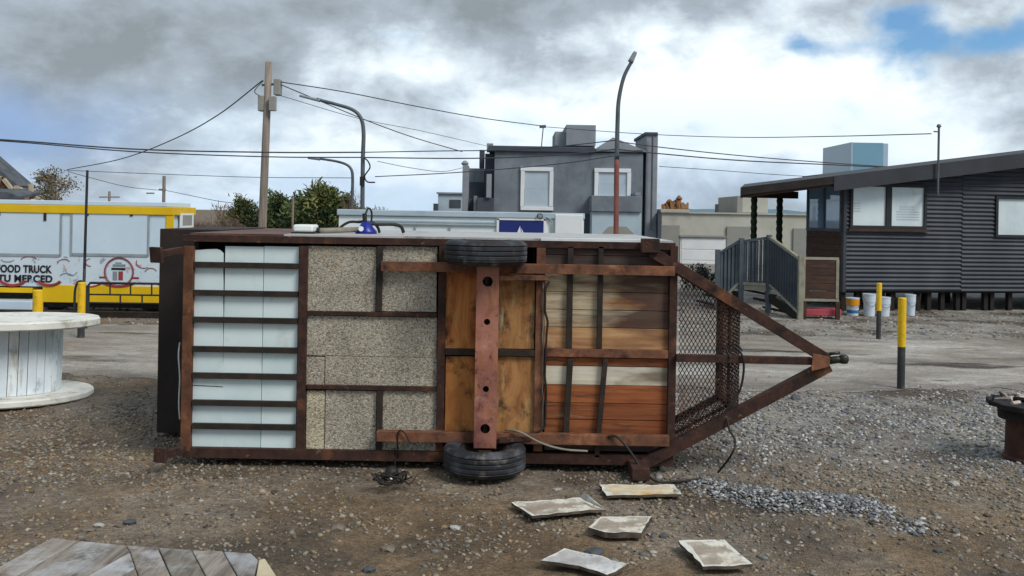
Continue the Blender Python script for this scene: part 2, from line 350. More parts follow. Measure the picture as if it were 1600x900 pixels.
mat('roof_slate', ['#3b4046', '#4d5359', '#5a6066'], 3, rough=.8, bump=.3)
mat('brick_warm', ['#6e4432', '#94664a', '#b08a6c'], 8, rough=.9, bump=.3)
mat('beam_cream', ['#a3937c', '#baab94'], 5, rough=.8, bump=.2)
mat('bark', ['#3a2f28', '#54463b', '#665a4e'], 8, (1, 1, .3), rough=.95, bump=.5)
mat('twig', ['#5c4c42', '#786659', '#8c7c6e'], 8, rough=.95, bump=.1)
mat('board_grey', ['#4f473e', '#6f665c', '#8b837a', '#5e5144'], 3.2, (6, .7, 3), rough=.85, bump=.35, bscale=22, dist=.6, blotch=[('#b0b3b8', 2.6, .5, .16), ('#38322c', 5, .58, .12), ('#6c4e3e', 2.5, .6, .14)], rnd=.2)
mat('board_end', ['#a89a7c', '#c2b698'], 6, rough=.85, bump=.3)
mat('slab_white', ['#bdbcb0', '#d2d1c7', '#dddcd2'], 8, rough=.85, bump=.3, bscale=60, blotch=[('#8f8a7a', 12, .56, .1), ('#75674f', 7, .6, .1)])
mat('slab_tan', ['#857a68', '#a3988a', '#beb6a6'], 7, rough=.9, bump=.5, bscale=70, blotch=[('#d6d2c6', 9, .52, .1), ('#b08a4c', 3, .62, .12)])
mat('slab_rust', ['#b9a888', '#cfc4aa', '#d8d0bc'], 4, rough=.85, bump=.3, bscale=70, blotch=('#c08a38', 3.0, .5, .16))
mat('slab_grey', ['#8d8a86', '#aeacaa', '#c4c3c2'], 9, rough=.9, bump=.4, bscale=80, blotch=[('#d8d8d8', 5, .56, .1), ('#6a6660', 10, .62, .1)])
mat('slab_edge', ['#2f2822', '#4c4238', '#6a5e50'], 12, rough=.95, bump=.4)
mat('char', ['#0e0d0e', '#1c1a1b', '#2a2726'], 8, rough=.85, bump=.6)
mat('ash', ['#8a7a72', '#b3a49a', '#c9bfb8'], 9, rough=.95, bump=.6, bscale=30)
mat('tank_rust', ['#2c1a16', '#452a22', '#5c3a2e'], 5, rough=.85, bump=.35, blotch=('#241512', 5, .56, .12))
mat('stone_a', ['#3c3f42', '#53575a'], 10, rough=.7, bump=.4)
mat('stone_b', ['#8f8c86', '#b4b0a8'], 10, rough=.8, bump=.4)
mat('stone_c', ['#5c554c', '#7c7468'], 10, rough=.85, bump=.4)
mat('hill_blue', ['#566f7c', '#647c88'], .02, rough=1, bump=0)
mat_attr('pebbles', .75, .3, 60)
mat_attr('foliage', .75, 0, 5, .25)


def ground_mat(name, road=False):
    m = bpy.data.materials.new(name); m.use_nodes = True
    nt = m.node_tree; N, L = nt.nodes.new, nt.links.new
    b = nt.nodes['Principled BSDF']; b.inputs['Roughness'].default_value = .9
    tc = N('ShaderNodeTexCoord'); vec = tc.outputs['Object']

    def nz(scale, stretch=(1, 1, 1), detail=8, rough=.6, loc=(0, 0, 0)):
        mp = N('ShaderNodeMapping'); mp.inputs['Scale'].default_value = stretch; mp.inputs['Location'].default_value = loc; L(vec, mp.inputs['Vector'])
        n = N('ShaderNodeTexNoise'); n.inputs['Scale'].default_value = scale; n.inputs['Detail'].default_value = detail; n.inputs['Roughness'].default_value = rough
        L(mp.outputs[0], n.inputs['Vector']); return n.outputs['Fac']

    def rampc(fac, stops):
        r = N('ShaderNodeValToRGB'); L(fac, r.inputs[0]); el = r.color_ramp.elements
        el[0].position, el[0].color = stops[0][0], lin(stops[0][1]); el[1].position, el[1].color = stops[-1][0], lin(stops[-1][1])
        for p, c in stops[1:-1]:
            q = el.new(p); q.color = lin(c)
        return r.outputs[0]

    def mixc(fac, a, c, mode='MIX'):
        x = N('ShaderNodeMixRGB'); x.blend_type = mode
        if isinstance(fac, float): x.inputs['Fac'].default_value = fac
        else: L(fac, x.inputs['Fac'])
        L(a, x.inputs['Color1']); L(c, x.inputs['Color2']); return x.outputs[0]

    def rng(fac, a, c, ta=0., tb=1.):
        r = N('ShaderNodeMapRange'); L(fac, r.inputs['Value']); r.inputs['From Min'].default_value = a; r.inputs['From Max'].default_value = c
        r.inputs['To Min'].default_value = ta; r.inputs['To Max'].default_value = tb; return r.outputs[0]

    if road:
        c = rampc(nz(.8, (.5, 1.35, 1), 11, .68), [(.3, '#5c564e'), (.42, '#7d766c'), (.52, '#979188'), (.66, '#b9b7b1')])
        c = mixc(rng(nz(1.3, (.25, 1.5, 1), 6, .6, (4, 1, 0)), .56, .68), c, rampc(nz(3), [(.3, '#7f6f60'), (.7, '#9a8674')]))
        c = mixc(rng(nz(6, (.8, 1, 1), 8, .7, (2, 7, 0)), .5, .66, 0., .7), c, rampc(nz(9), [(.3, '#57504a'), (.7, '#8d867c')]))
        wet = rng(nz(.9, (.4, 1.6, 1), 8, .62, (9, 3, 0)), .56, .63)
        c = mixc(wet, c, rampc(nz(3), [(.3, '#463f37'), (.7, '#584f45')]))
        r = N('ShaderNodeMapRange'); L(wet, r.inputs['Value']); r.inputs['To Min'].default_value = .8; r.inputs['To Max'].default_value = .16
        L(r.outputs[0], b.inputs['Roughness'])
        sx = N('ShaderNodeSeparateXYZ'); L(vec, sx.inputs[0])      # loose gravel drifts in from both sides of the track
        ab = N('ShaderNodeMath'); ab.operation = 'SUBTRACT'; L(sx.outputs['Y'], ab.inputs[0]); ab.inputs[1].default_value = 12.0
        a2 = N('ShaderNodeMath'); a2.operation = 'ABSOLUTE'; L(ab.outputs[0], a2.inputs[0])
        a3 = N('ShaderNodeMath'); a3.operation = 'ADD'; L(a2.outputs[0], a3.inputs[0]); L(rng(nz(1.6, (.6, 1, 1), 8, .65, (3, 3, 1)), .3, .7, -.8, .8), a3.inputs[1])
        c = mixc(rng(a3.outputs[0], 1.55, 2.3), c, rampc(nz(2.2, (1, 1, 1), 9, .65, (3, 3, 0)), [(.28, '#5c554c'), (.5, '#78716a'), (.72, '#938d84')]))
    else:
        brown = rampc(nz(1.1, (1, 1, 1), 10, .65), [(.28, '#45382a'), (.45, '#62513c'), (.56, '#74614a'), (.72, '#84735c')])
        grey = rampc(nz(2.2, (1, 1, 1), 9, .65, (3, 3, 0)), [(.28, '#6a6660'), (.5, '#85817a'), (.72, '#a19d96')])
        sx = N('ShaderNodeSeparateXYZ'); L(vec, sx.inputs[0])
        sidex = rng(sx.outputs['X'], .8, 3.4)            # the stones get greyer towards the right-hand side of the yard
        far = rng(sx.outputs['Y'], 5.6, 7.2)
        mu = N('ShaderNodeMath'); mu.operation = 'MULTIPLY'; L(sidex, mu.inputs[0]); L(far, mu.inputs[1])
        nn = rng(nz(.55, (1, 1, 1), 7, .6, (5, 2, 0)), .36, .62, -.35, .5)
        ad = N('ShaderNodeMath'); ad.operation = 'ADD'; ad.use_clamp = True; L(mu.outputs[0], ad.inputs[0]); L(nn, ad.inputs[1])
        c = mixc(ad.outputs[0], brown, grey)
        damp = rng(nz(.75, (1, 1, 1), 7, .6, (11, 4, 0)), .5, .62)
        c = mixc(damp, c, rampc(nz(5), [(.3, '#40362b'), (.7, '#5a4d3e')]))
        rr = N('ShaderNodeMapRange'); L(damp, rr.inputs['Value']); rr.inputs['To Min'].default_value = .92; rr.inputs['To Max'].default_value = .6; L(rr.outputs[0], b.inputs['Roughness'])
    v = N('ShaderNodeTexVoronoi'); v.inputs['Scale'].default_value = 75; L(vec, v.inputs['Vector'])
    sp = N('ShaderNodeSeparateColor'); L(v.outputs['Color'], sp.inputs[0])
    spk = rng(sp.outputs[0], 0, 1, .62 if not road else .74, 1.32 if not road else 1.22)
    c = mixc(1.0, c, spk, 'MULTIPLY')
    v2 = N('ShaderNodeTexVoronoi'); v2.inputs['Scale'].default_value = 24; L(vec, v2.inputs['Vector'])
    sp2 = N('ShaderNodeSeparateColor'); L(v2.outputs['Color'], sp2.inputs[0])
    c = mixc(1.0, c, rng(sp2.outputs[1], 0, 1, .8 if not road else .95, 1.2 if not road else 1.05), 'MULTIPLY')
    L(c, b.inputs['Base Color'])
    hsum = N('ShaderNodeMath'); hsum.operation = 'ADD'
    L(rng(v.outputs['Distance'], 0, .6, .35, 0), hsum.inputs[0]); L(rng(nz(14), 0, 1), hsum.inputs[1])
    bp = N('ShaderNodeBump'); bp.inputs['Strength'].default_value = .75 if not road else .3; bp.inputs['Distance'].default_value = .02
    L(hsum.outputs[0], bp.inputs['Height']); L(bp.outputs[0], b.inputs['Normal'])
    MATS[name] = m


ground_mat('ground')
ground_mat('road', True)

# ------------------------------------------------------------------ mesh helpers
class MB:
    """collects shapes in world coordinates; build() links them as one mesh object"""
    def __init__(s): s.v, s.f, s.tone = [], [], None

    def add(s, vs, fs):
        o = len(s.v); s.v += [Vector(p) for p in vs]; s.f += [tuple(i + o for i in f) for f in fs]; return s

    def box(s, x0, x1, y0, y1, z0, z1):
        return s.add([(x0, y0, z0), (x1, y0, z0), (x1, y1, z0), (x0, y1, z0), (x0, y0, z1), (x1, y0, z1), (x1, y1, z1), (x0, y1, z1)],
                     [(0, 3, 2, 1), (4, 5, 6, 7), (0, 1, 5, 4), (1, 2, 6, 5), (2, 3, 7, 6), (3, 0, 4, 7)])

    def pbox(s, px0, py0, px1, py1, d0, d1):
        """box whose front face (at distance d0) spans the given photo rectangle, going back to d1"""
        cx, cy = (px0 + px1) / 2, (py0 + py1) / 2
        return s.box(P(px0, cy, d0).x, P(px1, cy, d0).x, d0, d1, P(cx, py1, d0).z, P(cx, py0, d0).z)

    def prism(s, pts, off):
        """polygon pts extruded by the vector off"""
        n = len(pts); off = Vector(off); a = [Vector(p) for p in pts]
        return s.add(a + [p + off for p in a], [tuple(range(n))[::-1], tuple(range(n, 2 * n))] + [(i, (i + 1) % n, n + (i + 1) % n, n + i) for i in range(n)])

    def beam(s, p, q, w, h, up=(0, 0, 1)):
        p, q = Vector(p), Vector(q); t = (q - p).normalized(); up = Vector(up)
        if abs(t.dot(up)) > .98: up = Vector((0, 1, 0))
        r = t.cross(up).normalized(); u = r.cross(t).normalized()
        vs = []
        for e in (p, q):
            for a, b in ((-1, -1), (1, -1), (1, 1), (-1, 1)): vs.append(e + r * (a * w / 2) + u * (b * h / 2))
        return s.add(vs, [(0, 1, 2, 3), (7, 6, 5, 4), (0, 4, 5, 1), (1, 5, 6, 2), (2, 6, 7, 3), (3, 7, 4, 0)])

    def tube(s, pts, r, n=8, taper=None, cap=True):
        pts = [Vector(p) for p in pts]; m = len(pts); o = len(s.v); prev = None
        for i, p in enumerate(pts):
            t = (pts[min(i + 1, m - 1)] - pts[max(i - 1, 0)]).normalized()
            if prev is None:
                a = Vector((0, 0, 1)) if abs(t.z) < .9 else Vector((1, 0, 0)); u = t.cross(a).normalized()
            else:
                u = (prev - t * prev.dot(t)).normalized()
            prev = u; w = t.cross(u)
            rr = r if taper is None else r + (taper - r) * i / (m - 1)
            for k in range(n):
                an = 2 * math.pi * k / n; s.v.append(p + (u * math.cos(an) + w * math.sin(an)) * rr)
        for i in range(m - 1):
            for k in range(n): s.f.append((o + i * n + k, o + i * n + (k + 1) % n, o + (i + 1) * n + (k + 1) % n, o + (i + 1) * n + k))
        if cap:
            s.f.append(tuple(o + k for k in range(n))[::-1]); s.f.append(tuple(o + (m - 1) * n + k for k in range(n)))
        return s

    def lathe(s, c, prof, n=40, closed=False, jitter=0.0, seed=0):
        """profile [(r, z)] turned about the vertical axis through c"""
        c = Vector(c); o = len(s.v); m = len(prof); rn = random.Random(seed)
        js = [1 + rn.uniform(-jitter, jitter) for _ in range(n)]
        for r, z in prof:
            for k in range(n):
                an = 2 * math.pi * k / n; s.v.append(c + Vector((r * js[k] * math.cos(an), r * js[k] * math.sin(an), z)))
        for i in range(m if closed else m - 1):
            j = (i + 1) % m
            for k in range(n): s.f.append((o + i * n + k, o + i * n + (k + 1) % n, o + j * n + (k + 1) % n, o + j * n + k))
        if not closed:
            if prof[0][0] > 1e-4: s.f.append(tuple(o + k for k in range(n))[::-1])
            if prof[-1][0] > 1e-4: s.f.append(tuple(o + (m - 1) * n + k for k in range(n)))
        return s

    def build(s, name, material, parent=None, smooth=False, bevel=0.0, base=None):
        me = bpy.data.meshes.new(name)
        off = base if base is not None else (WORLD.get(parent.name, Vector()) if parent else Vector())
        off = Vector(off)
        me.from_pydata([tuple(v - off) for v in s.v], [], s.f)
        me.validate(); me.update()
        if s.tone is not None:
            at = me.attributes.new('tone', 'FLOAT_COLOR', 'POINT'); at.data.foreach_set('color', np.array(s.tone, dtype=np.float32).ravel())
        if smooth:
            me.polygons.foreach_set('use_smooth', [True] * len(me.polygons))
        bm = bmesh.new(); bm.from_mesh(me); bmesh.ops.recalc_face_normals(bm, faces=bm.faces); bm.to_mesh(me); bm.free()
        me.materials.append(MATS[material])
        o = bpy.data.objects.new(name, me); COL.objects.link(o)
        if parent: o.parent = parent; WORLD[o.name] = off
        else: o.location = off; WORLD[o.name] = off
        if bevel:
            b = o.modifiers.new('bevel', 'BEVEL'); b.width = bevel; b.segments = 2; b.limit_method = 'ANGLE'; b.angle_limit = math.radians(40)
        return o


WORLD = {}


def tag(o, label, cat=None, group=None, kind=None):
    o['label'] = label
    if cat: o['category'] = cat
    if group: o['group'] = group
    if kind: o['kind'] = kind
    return o


def thing(name, label, cat, loc, group=None, rz=0.0):
    o = bpy.data.objects.new(name, None); COL.objects.link(o); o.empty_display_size = .2
    o.location = loc; o.rotation_euler.z = rz
    WORLD[o.name] = Vector(loc) if not rz else Vector((0, 0, 0))
    return tag(o, label, cat, group)


def structure(o): o['kind'] = 'structure'; return o


def spline(pts, n=8):
    """Catmull-Rom through the points"""
    pts = [Vector(p) for p in pts]; q = [pts[0] * 2 - pts[1]] + pts + [pts[-1] * 2 - pts[-2]]; out = []
    for i in range(1, len(q) - 2):
        a, b, c, d = q[i - 1:i + 3]
        for k in range(n):
            t = k / n
            out.append(.5 * ((2 * b) + (c - a) * t + (2 * a - 5 * b + 4 * c - d) * t * t + (3 * b - a - 3 * c + d) * t ** 3))
    return out + [pts[-1]]


def text_mesh(name, body, size, material, parent, loc, ext=.004, bold=.0, spacing=1.0, width=None):
    """flat lettering standing in the XZ plane, facing the road (-Y)"""
    cu = bpy.data.curves.new(name, 'FONT'); cu.body = body; cu.size = size; cu.extrude = ext; cu.offset = bold; cu.space_character = spacing
    cu.align_x = 'RIGHT'; cu.align_y = 'CENTER'
    tmp = bpy.data.objects.new(name + '_tmp', cu); COL.objects.link(tmp)
    dg = bpy.context.evaluated_depsgraph_get(); dg.update()
    me = bpy.data.meshes.new_from_object(tmp.evaluated_get(dg))
    bpy.data.objects.remove(tmp)
    sx = 1.0
    if width:
        co = [v.co.x for v in me.vertices]; sx = width / (max(co) - min(co))
    off = WORLD.get(parent.name, Vector())
    M4 = Matrix.Translation(Vector(loc) - off) @ Matrix.Rotation(math.pi / 2, 4, 'X') @ Matrix.Diagonal((sx, 1, 1, 1))
    me.transform(M4); me.materials.clear(); me.materials.append(MATS[material])
    o = bpy.data.objects.new(name, me); COL.objects.link(o); o.parent = parent; WORLD[o.name] = off
    return o

# ------------------------------------------------------------------ ground, road, gravel
def relief(x, y):
    k = max(0.0, min(1.0, (16 - y) / 6)) * max(0.0, min(1.0, (9 - abs(x)) / 2))
    return k * (0.016 * mnoise.noise(Vector((x * .9, y * .9, 0))) + 0.008 * mnoise.noise(Vector((x * 3.1, y * 3.1, 4))) + 0.004 * mnoise.noise(Vector((x * 9, y * 9, 8)))) - 0.012


def graded(a, b, step, far, ratio=1.35):
    v = list(np.arange(a, b, step)) + [b]
    s = step
    while v[-1] < far: s *= ratio; v.append(v[-1] + s)
    s = step
    lo = []
    return v


xs = graded(0, 7.5, .11, 1800); xs = [-x for x in xs[:0:-1]] + xs
ys = [-400, -100, -30, -8, -2, 1.0] + graded(2.2, 10.5, .11, 2500)
nx, ny = len(xs), len(ys)
g = MB()
g.v = [Vector((x, y, relief(x, y))) for y in ys for x in xs]
g.f = [(j * nx + i, j * nx + i + 1, (j + 1) * nx + i + 1, (j + 1) * nx + i) for j in range(ny - 1) for i in range(nx - 1)]
structure(g.build('ground', 'ground', smooth=True))

# the packed dirt road that crosses behind the trailer
rd = MB()
rx = np.linspace(-60, 60, 961)
for x in rx:
    e0 = 9.75 + .5 * mnoise.noise(Vector((x * .5, 1, 0))) + .3 * mnoise.noise(Vector((x * 2.3, 2, 0))) + .12 * mnoise.noise(Vector((x * 7, 2, 0)))
    e1 = 14.3 + .6 * mnoise.noise(Vector((x * .4, 5, 0))) + .4 * mnoise.noise(Vector((x * 2.0, 6, 0))) + .2 * mnoise.noise(Vector((x * 6, 6, 0)))
    for t in (0, .04, .2, .4, .6, .8, .96, 1):
        y = e0 + (e1 - e0) * t
        rd.v.append(Vector((x, y, max(relief(x, y), -.02) + (.004 if t in (0, 1) else .008 + .006 * mnoise.noise(Vector((x * .3, y * 2, 9)))))))
rd.f = [(i * 8 + j, (i + 1) * 8 + j, (i + 1) * 8 + j + 1, i * 8 + j + 1) for i in range(960) for j in range(7)]
structure(rd.build('road', 'road', smooth=True))

ICO_V = []
t_ = (1 + 5 ** .5) / 2
for a, b in ((-1, t_), (1, t_), (-1, -t_), (1, -t_)): ICO_V.append((a, b, 0))
for a, b in ((-1, t_), (1, t_), (-1, -t_), (1, -t_)): ICO_V.append((0, a, b))
for a, b in ((-1, t_), (1, t_), (-1, -t_), (1, -t_)): ICO_V.append((b, 0, a))
ICO_V = np.array(ICO_V) / math.hypot(1, t_)
ICO_V = ICO_V[[0, 1, 2, 3, 4, 5, 6, 7, 8, 9, 10, 11]]


def ico_faces():
    bm = bmesh.new()
    for v in ICO_V: bm.verts.new(v)
    bmesh.ops.convex_hull(bm, input=bm.verts)
    bm.verts.index_update()
    fs = [[v.index for v in f.verts] for f in bm.faces]; bm.free()
    return np.array(fs)


ICO_F = ico_faces()
STONE_TONES = np.array([lin(h)[:3] for h in ('#77726a', '#8e8a84', '#a7a39c', '#6a625a', '#5c646c', '#8a7a66', '#9a8b74', '#4b4744', '#c0bcb4', '#7d6652', '#6d757c', '#857a6c')])


def stones(name, xyz, size, seed, tones=STONE_TONES, flat=(.35, .7), material='pebbles'):
    """many loose stones as one mesh (nobody could count them)"""
    rs = np.random.RandomState(seed); n = len(xyz)
    protos = ICO_V[None] * (1 + rs.uniform(-.28, .28, (60, 12, 1))) + rs.uniform(-.1, .1, (60, 12, 3))
    v = protos[rs.randint(0, 60, n)]
    v = v * np.stack([size * rs.uniform(.75, 1.3, n), size * rs.uniform(.6, 1.0, n), size * rs.uniform(flat[0], flat[1], n)], 1)[:, None, :]
    a = rs.uniform(0, 2 * math.pi, n); c, s = np.cos(a)[:, None], np.sin(a)[:, None]
    ti = rs.normal(0, .22, n)[:, None]
    x = v[..., 0] * c - v[..., 1] * s; y = v[..., 0] * s + v[..., 1] * c
    z = v[..., 2] + x * ti
    v = np.stack([x, y, z], 2) + xyz[:, None, :]
    tone = tones[rs.randint(0, len(tones), n)] * rs.uniform(.65, 1.15, (n, 1))
    tone = np.concatenate([tone, np.ones((n, 1))], 1)
    tone = np.repeat(tone, 12, 0).astype(np.float32)
    fs = (ICO_F[None] + (np.arange(n) * 12)[:, None, None]).reshape(-1)
    me = bpy.data.meshes.new(name)
    me.vertices.add(n * 12); me.vertices.foreach_set('co', v.reshape(-1).astype(np.float32))
    nf = n * len(ICO_F)
    me.loops.add(nf * 3); me.loops.foreach_set('vertex_index', fs.astype(np.int32))
    me.polygons.add(nf); me.polygons.foreach_set('loop_start', (np.arange(nf) * 3).astype(np.int32))
    at = me.attributes.new('tone', 'FLOAT_COLOR', 'POINT'); at.data.foreach_set('color', tone.ravel())
    me.update(calc_edges=True); me.validate()
    me.materials.append(MATS[material])
    o = bpy.data.objects.new(name, me); COL.objects.link(o); o['kind'] = 'stuff'
    return o


def patch(x, y, f, z): return mnoise.noise(Vector((x * f, y * f, z)))


rs = np.random.RandomState(5)
pts, szs, pts2, szs2 = [], [], [], []
for _ in range(260000):
    y = rs.uniform(3.2, 10.5); x = rs.uniform(-7.2, 7.2)
    if abs(x) > .66 * y + .7: continue
    dens = .30 + .75 * patch(x, y, .8, 3) + .5 * patch(x, y, 2.3, 7)
    if x > .6 and y > 5.9: dens += .38
    if -3.9 < x < -2.1 and 6.0 < y < 8.4: dens += .5
    if y > 8.9: dens *= .8
    if y > 9.5: dens *= max(.12, .5 + .9 * patch(x, y, 1.1, 4)) * max(.1, 1 - (y - 9.5) * .8)
    if rs.rand() > dens: continue
    s = .0036 + .017 * rs.rand() ** 3.0
    if rs.rand() < .008: s = rs.uniform(.016, .03)
    if rs.rand() < .75 * min(1, max(0, (x - .5) / 1.2)) * min(1, max(0, (y - 6.2) / 0.9)):
        pts2.append((x, y, relief(x, y) + s * .16)); szs2.append(s * 1.12)
    else:
        pts.append((x, y, relief(x, y) + s * .12)); szs.append(s)
EARTH = np.array([lin(h)[:3] for h in ('#7c7264', '#8a8276', '#9b9384', '#6c6052', '#6a6a68', '#857560', '#94846c', '#554c42', '#968c7c', '#7d6a54', '#73726e', '#807466')])
gravel = stones('gravel', np.array(pts), np.array(szs), 11, EARTH)
tag(gravel, 'loose gravel and pebbles strewn over the brown dirt of the yard', 'gravel', kind='stuff')
GREYS = np.array([lin(h)[:3] for h in ('#85868a', '#9a9b9c', '#74777a', '#aaa9a6', '#66696c', '#8d8880', '#bcbab4', '#55585a')])
tag(stones('grey_gravel', np.array(pts2), np.array(szs2), 14, GREYS), 'greyer coarse gravel spread between the drawbar and the rusty stand', 'gravel', kind='stuff')
pts, szs = [], []
for _ in range(16000):
    y = rs.uniform(13.4, 18.5); x = rs.uniform(-13, 13)
    if rs.rand() > (.5 + .6 * patch(x, y, .5, 3)) * min(1, .15 + max(0, y - 13.4)): continue
    s = .01 + .03 * rs.rand() ** 3
    pts.append((x, y, -.012 + s * .15)); szs.append(s)
tag(stones('roadside_gravel', np.array(pts), np.array(szs), 12), 'grey gravel verge along the far side of the dirt road', 'gravel', kind='stuff')

# the heap of grey rubble right of the fallen sheets
pts, szs = [], []
line = [(1100, 756, .14), (1130, 766, .2), (1165, 772, .24), (1205, 778, .26), (1245, 783, .26), (1285, 784, .24), (1325, 786, .22), (1345, 790, .2)]
line2 = [(1375, 798, .2), (1400, 808, .24), (1428, 818, .24), (1450, 828, .26)]
for ln, cnt, hh in ((line, 4200, .045), (line2, 260, .008)):
    for _ in range(cnt):
        i = rs.randint(0, len(ln) - 1); t = rs.rand()
        a, b = G(*ln[i][:2]), G(*ln[i + 1][:2]); c = a.lerp(b, t); w = ln[i][2] * (1 - t) + ln[i + 1][2] * t
        ox, oy = rs.normal(0, .45, 2) * w
        k = max(0, 1 - math.hypot(ox, oy) / w)
        s = rs.uniform(.006, .016) if rs.rand() < .9 else rs.uniform(.016, .027)
        pts.append((c.x + ox, c.y + oy, relief(c.x, c.y) + hh * k * rs.rand() + s * .2)); szs.append(s)
grey_tones = np.array([lin(h)[:3] for h in ('#92949a', '#a6a8aa', '#7e8084', '#64686c', '#b8b8b6', '#84807a', '#565a5e', '#746c62')])
tag(stones('rubble', np.array(pts), np.array(szs), 13, grey_tones, (.3, .6)), 'heap of broken blue grey rubble beside the fallen sheets', 'rubble', kind='stuff')


def loose_stone(px, py, wpx, hpx, m, label, seed):
    c = G(px, py); sc = c.y / F
    bm = bmesh.new(); bmesh.ops.create_icosphere(bm, subdivisions=1, radius=1.0)
    rn = random.Random(seed); ph = Vector((rn.uniform(0, 50), rn.uniform(0, 50), 0))
    for v in bm.verts:
        k = 1 + .45 * mnoise.noise(v.co * 1.3 + ph) + .3 * mnoise.noise(v.co * 3.5 + ph)
        v.co = Vector((v.co.x * k * wpx * sc / 2, v.co.y * k * wpx * sc * .42, max(v.co.z * k, -.55) * hpx * sc * .5))
    me = bpy.data.meshes.new('stone'); bm.to_mesh(me); bm.free(); me.materials.append(MATS[m])
    o = bpy.data.objects.new('stone', me); COL.objects.link(o); o.location = (c.x, c.y, relief(c.x, c.y) + hpx * sc * .25); o.rotation_euler.z = rn.uniform(-.4, .4)
    return tag(o, label, 'stone', 'larger loose stones in the yard')


for i, a in enumerate(((1037, 838, 15, 11, 'stone_a', 'small round dark stone right of the middle fallen sheet'),
                       (577, 890, 22, 10, 'stone_a', 'blue grey flat stone alone near the bottom edge, left of centre'),
                       (711, 821, 19, 8, 'stone_b', 'pale stone alone on the dirt below the lower trailer wheel'),
                       (606, 854, 26, 9, 'stone_c', 'brown grey stone on open dirt below the hanging lamp wires'),
                       (932, 860, 36, 9, 'stone_a', 'dark flat stone just behind the bottom left fallen sheet'),
                       (203, 816, 26, 9, 'stone_a', 'dark flat stone behind the round plank table top'),
                       (155, 820, 20, 8, 'stone_b', 'light stone beside the dark one behind the plank table top'),
                       (140, 826, 24, 6, 'stone_c', 'low grey brown stone left of the light one behind the plank table'),
                       (1241, 624, 16, 10, 'stone_a', 'dark lump on the grey gravel right of the drawbar'),
                       (1135, 690, 14, 9, 'stone_a', 'dark stone next to the cable hanging from the drawbar'),
                       (1112, 700, 10, 6, 'stone_c', 'little dark stone left of the hanging drawbar cable'),
                       (528, 821, 30, 8, 'stone_c', 'wide flat grey stone on dirt left of the pale stone'),
                       (870, 766, 14, 6, 'stone_b', 'small white stone between the lower wheel and the left fallen sheet'),
                       (1492, 757, 18, 9, 'stone_b', 'whitish stone on gravel below the rusty stand at the right'),
                       (1466, 858, 16, 8, 'stone_a', 'grey stone on bare dirt near the lower right corner'),
                       (1021, 862, 14, 6, 'stone_b', 'pale stone between the two lowest fallen sheets'))):
    loose_stone(*a, seed=40 + i)

# ------------------------------------------------------------------ the overturned trailer: its underside faces the camera
D0 = 6.44
tr = thing('overturned_trailer', 'overturned rusty trailer lying on its side, underside with axle and two wheels in view', 'trailer', (P(670, 720, D0).x, D0 + 1.0, 0))
X0, X1 = P(285, 545, D0).x, P(1058, 560, D0).x
Z0, Z1 = P(670, 722, D0).z, P(670, 371, D0).z
BACK = D0 + 2.15


def bar(name, px0, py0, px1, py1, front, back, m, bevel=.003, parent=tr):
    return MB().pbox(px0, py0, px1, py1, D0 - front, D0 + back).build(name, m, parent, bevel=bevel)


# body shell: side walls (one on the ground, one on top), ends and roof
MB().box(X0 + .02, X1 - .03, D0 + .07, BACK, Z0 + .005, Z0 + .03).build('side_wall', 'tar_panel', tr)
topw = MB().box(P(440, 372, D0).x, X1 - .03, D0 + .062, BACK, Z1 - .02, Z1 + .004).build('side_wall', 'sheet_grey', tr)
MB().box(X0 + .02, P(440, 372, D0).x - .003, D0 + .062, BACK, Z1 - .022, Z1 + .002).build('side_wall', 'sheet_brown', tr)
MB().box(X0 + .045, X0 + .075, D0 + .08, BACK - .01, Z0 + .035, Z1 - .03).build('rear_wall', 'tar_panel', tr)
MB().box(X1 - .06, X1 - .033, D0 + .08, BACK - .01, Z0 + .035, Z1 - .03).build('front_wall', 'tar_panel', tr)
MB().box(X0 + .08, X1 - .065, BACK - .04, BACK - .012, Z0 + .035, Z1 - .03).build('roof', 'sheet_grey', tr)
MB().box(X0 + .08, X1 - .065, D0 + .36, D0 + .375, Z0 + .035, Z1 - .03).build('floor_backing', 'tar_panel', tr)
# white edge trim of the side wall that faces up
MB().box(P(845, 372, D0).x, P(1012, 380, D0).x, D0 + .02, D0 + .058, Z1 - .03, Z1 + .012).build('edge_trim', 'trim_white', tr, bevel=.003)
MB().box(P(478, 372, D0).x, P(843, 380, D0).x, D0 + .03, D0 + .058, Z1 - .02, Z1 + .006).build('edge_trim', 'sheet_grey', tr, bevel=.002)
# deep rear counter box that sticks out at the left end
xc0 = P(247, 515, 7.22).x
rc = MB().box(xc0, X0 + .0, 7.22, BACK - .02, .03, Z1 + .012).build('rear_counter', 'tar_panel', tr, bevel=.006)
MB().tube(spline([P(281, 535, D0 + .06), P(279, 556, D0 + .05), P(281, 590, D0 + .06), P(279.5, 630, D0 + .06), P(281, 655, D0 + .06)]), .005, 5).build('torn_strip', 'trim_white', tr)

# outer floor frame
bar('frame_rail', 285, 373, 1056, 384, 0, .055, 'rust_dark')
bar('frame_rail', 287, 706, 1052, 722, 0, .055, 'rust_dark')
bar('frame_rail', 284, 384.5, 299, 705.5, .004, .05, 'rust_orange')
bar('frame_rail', 1045, 384.5, 1057, 705.5, .004, .05, 'rust_dark')
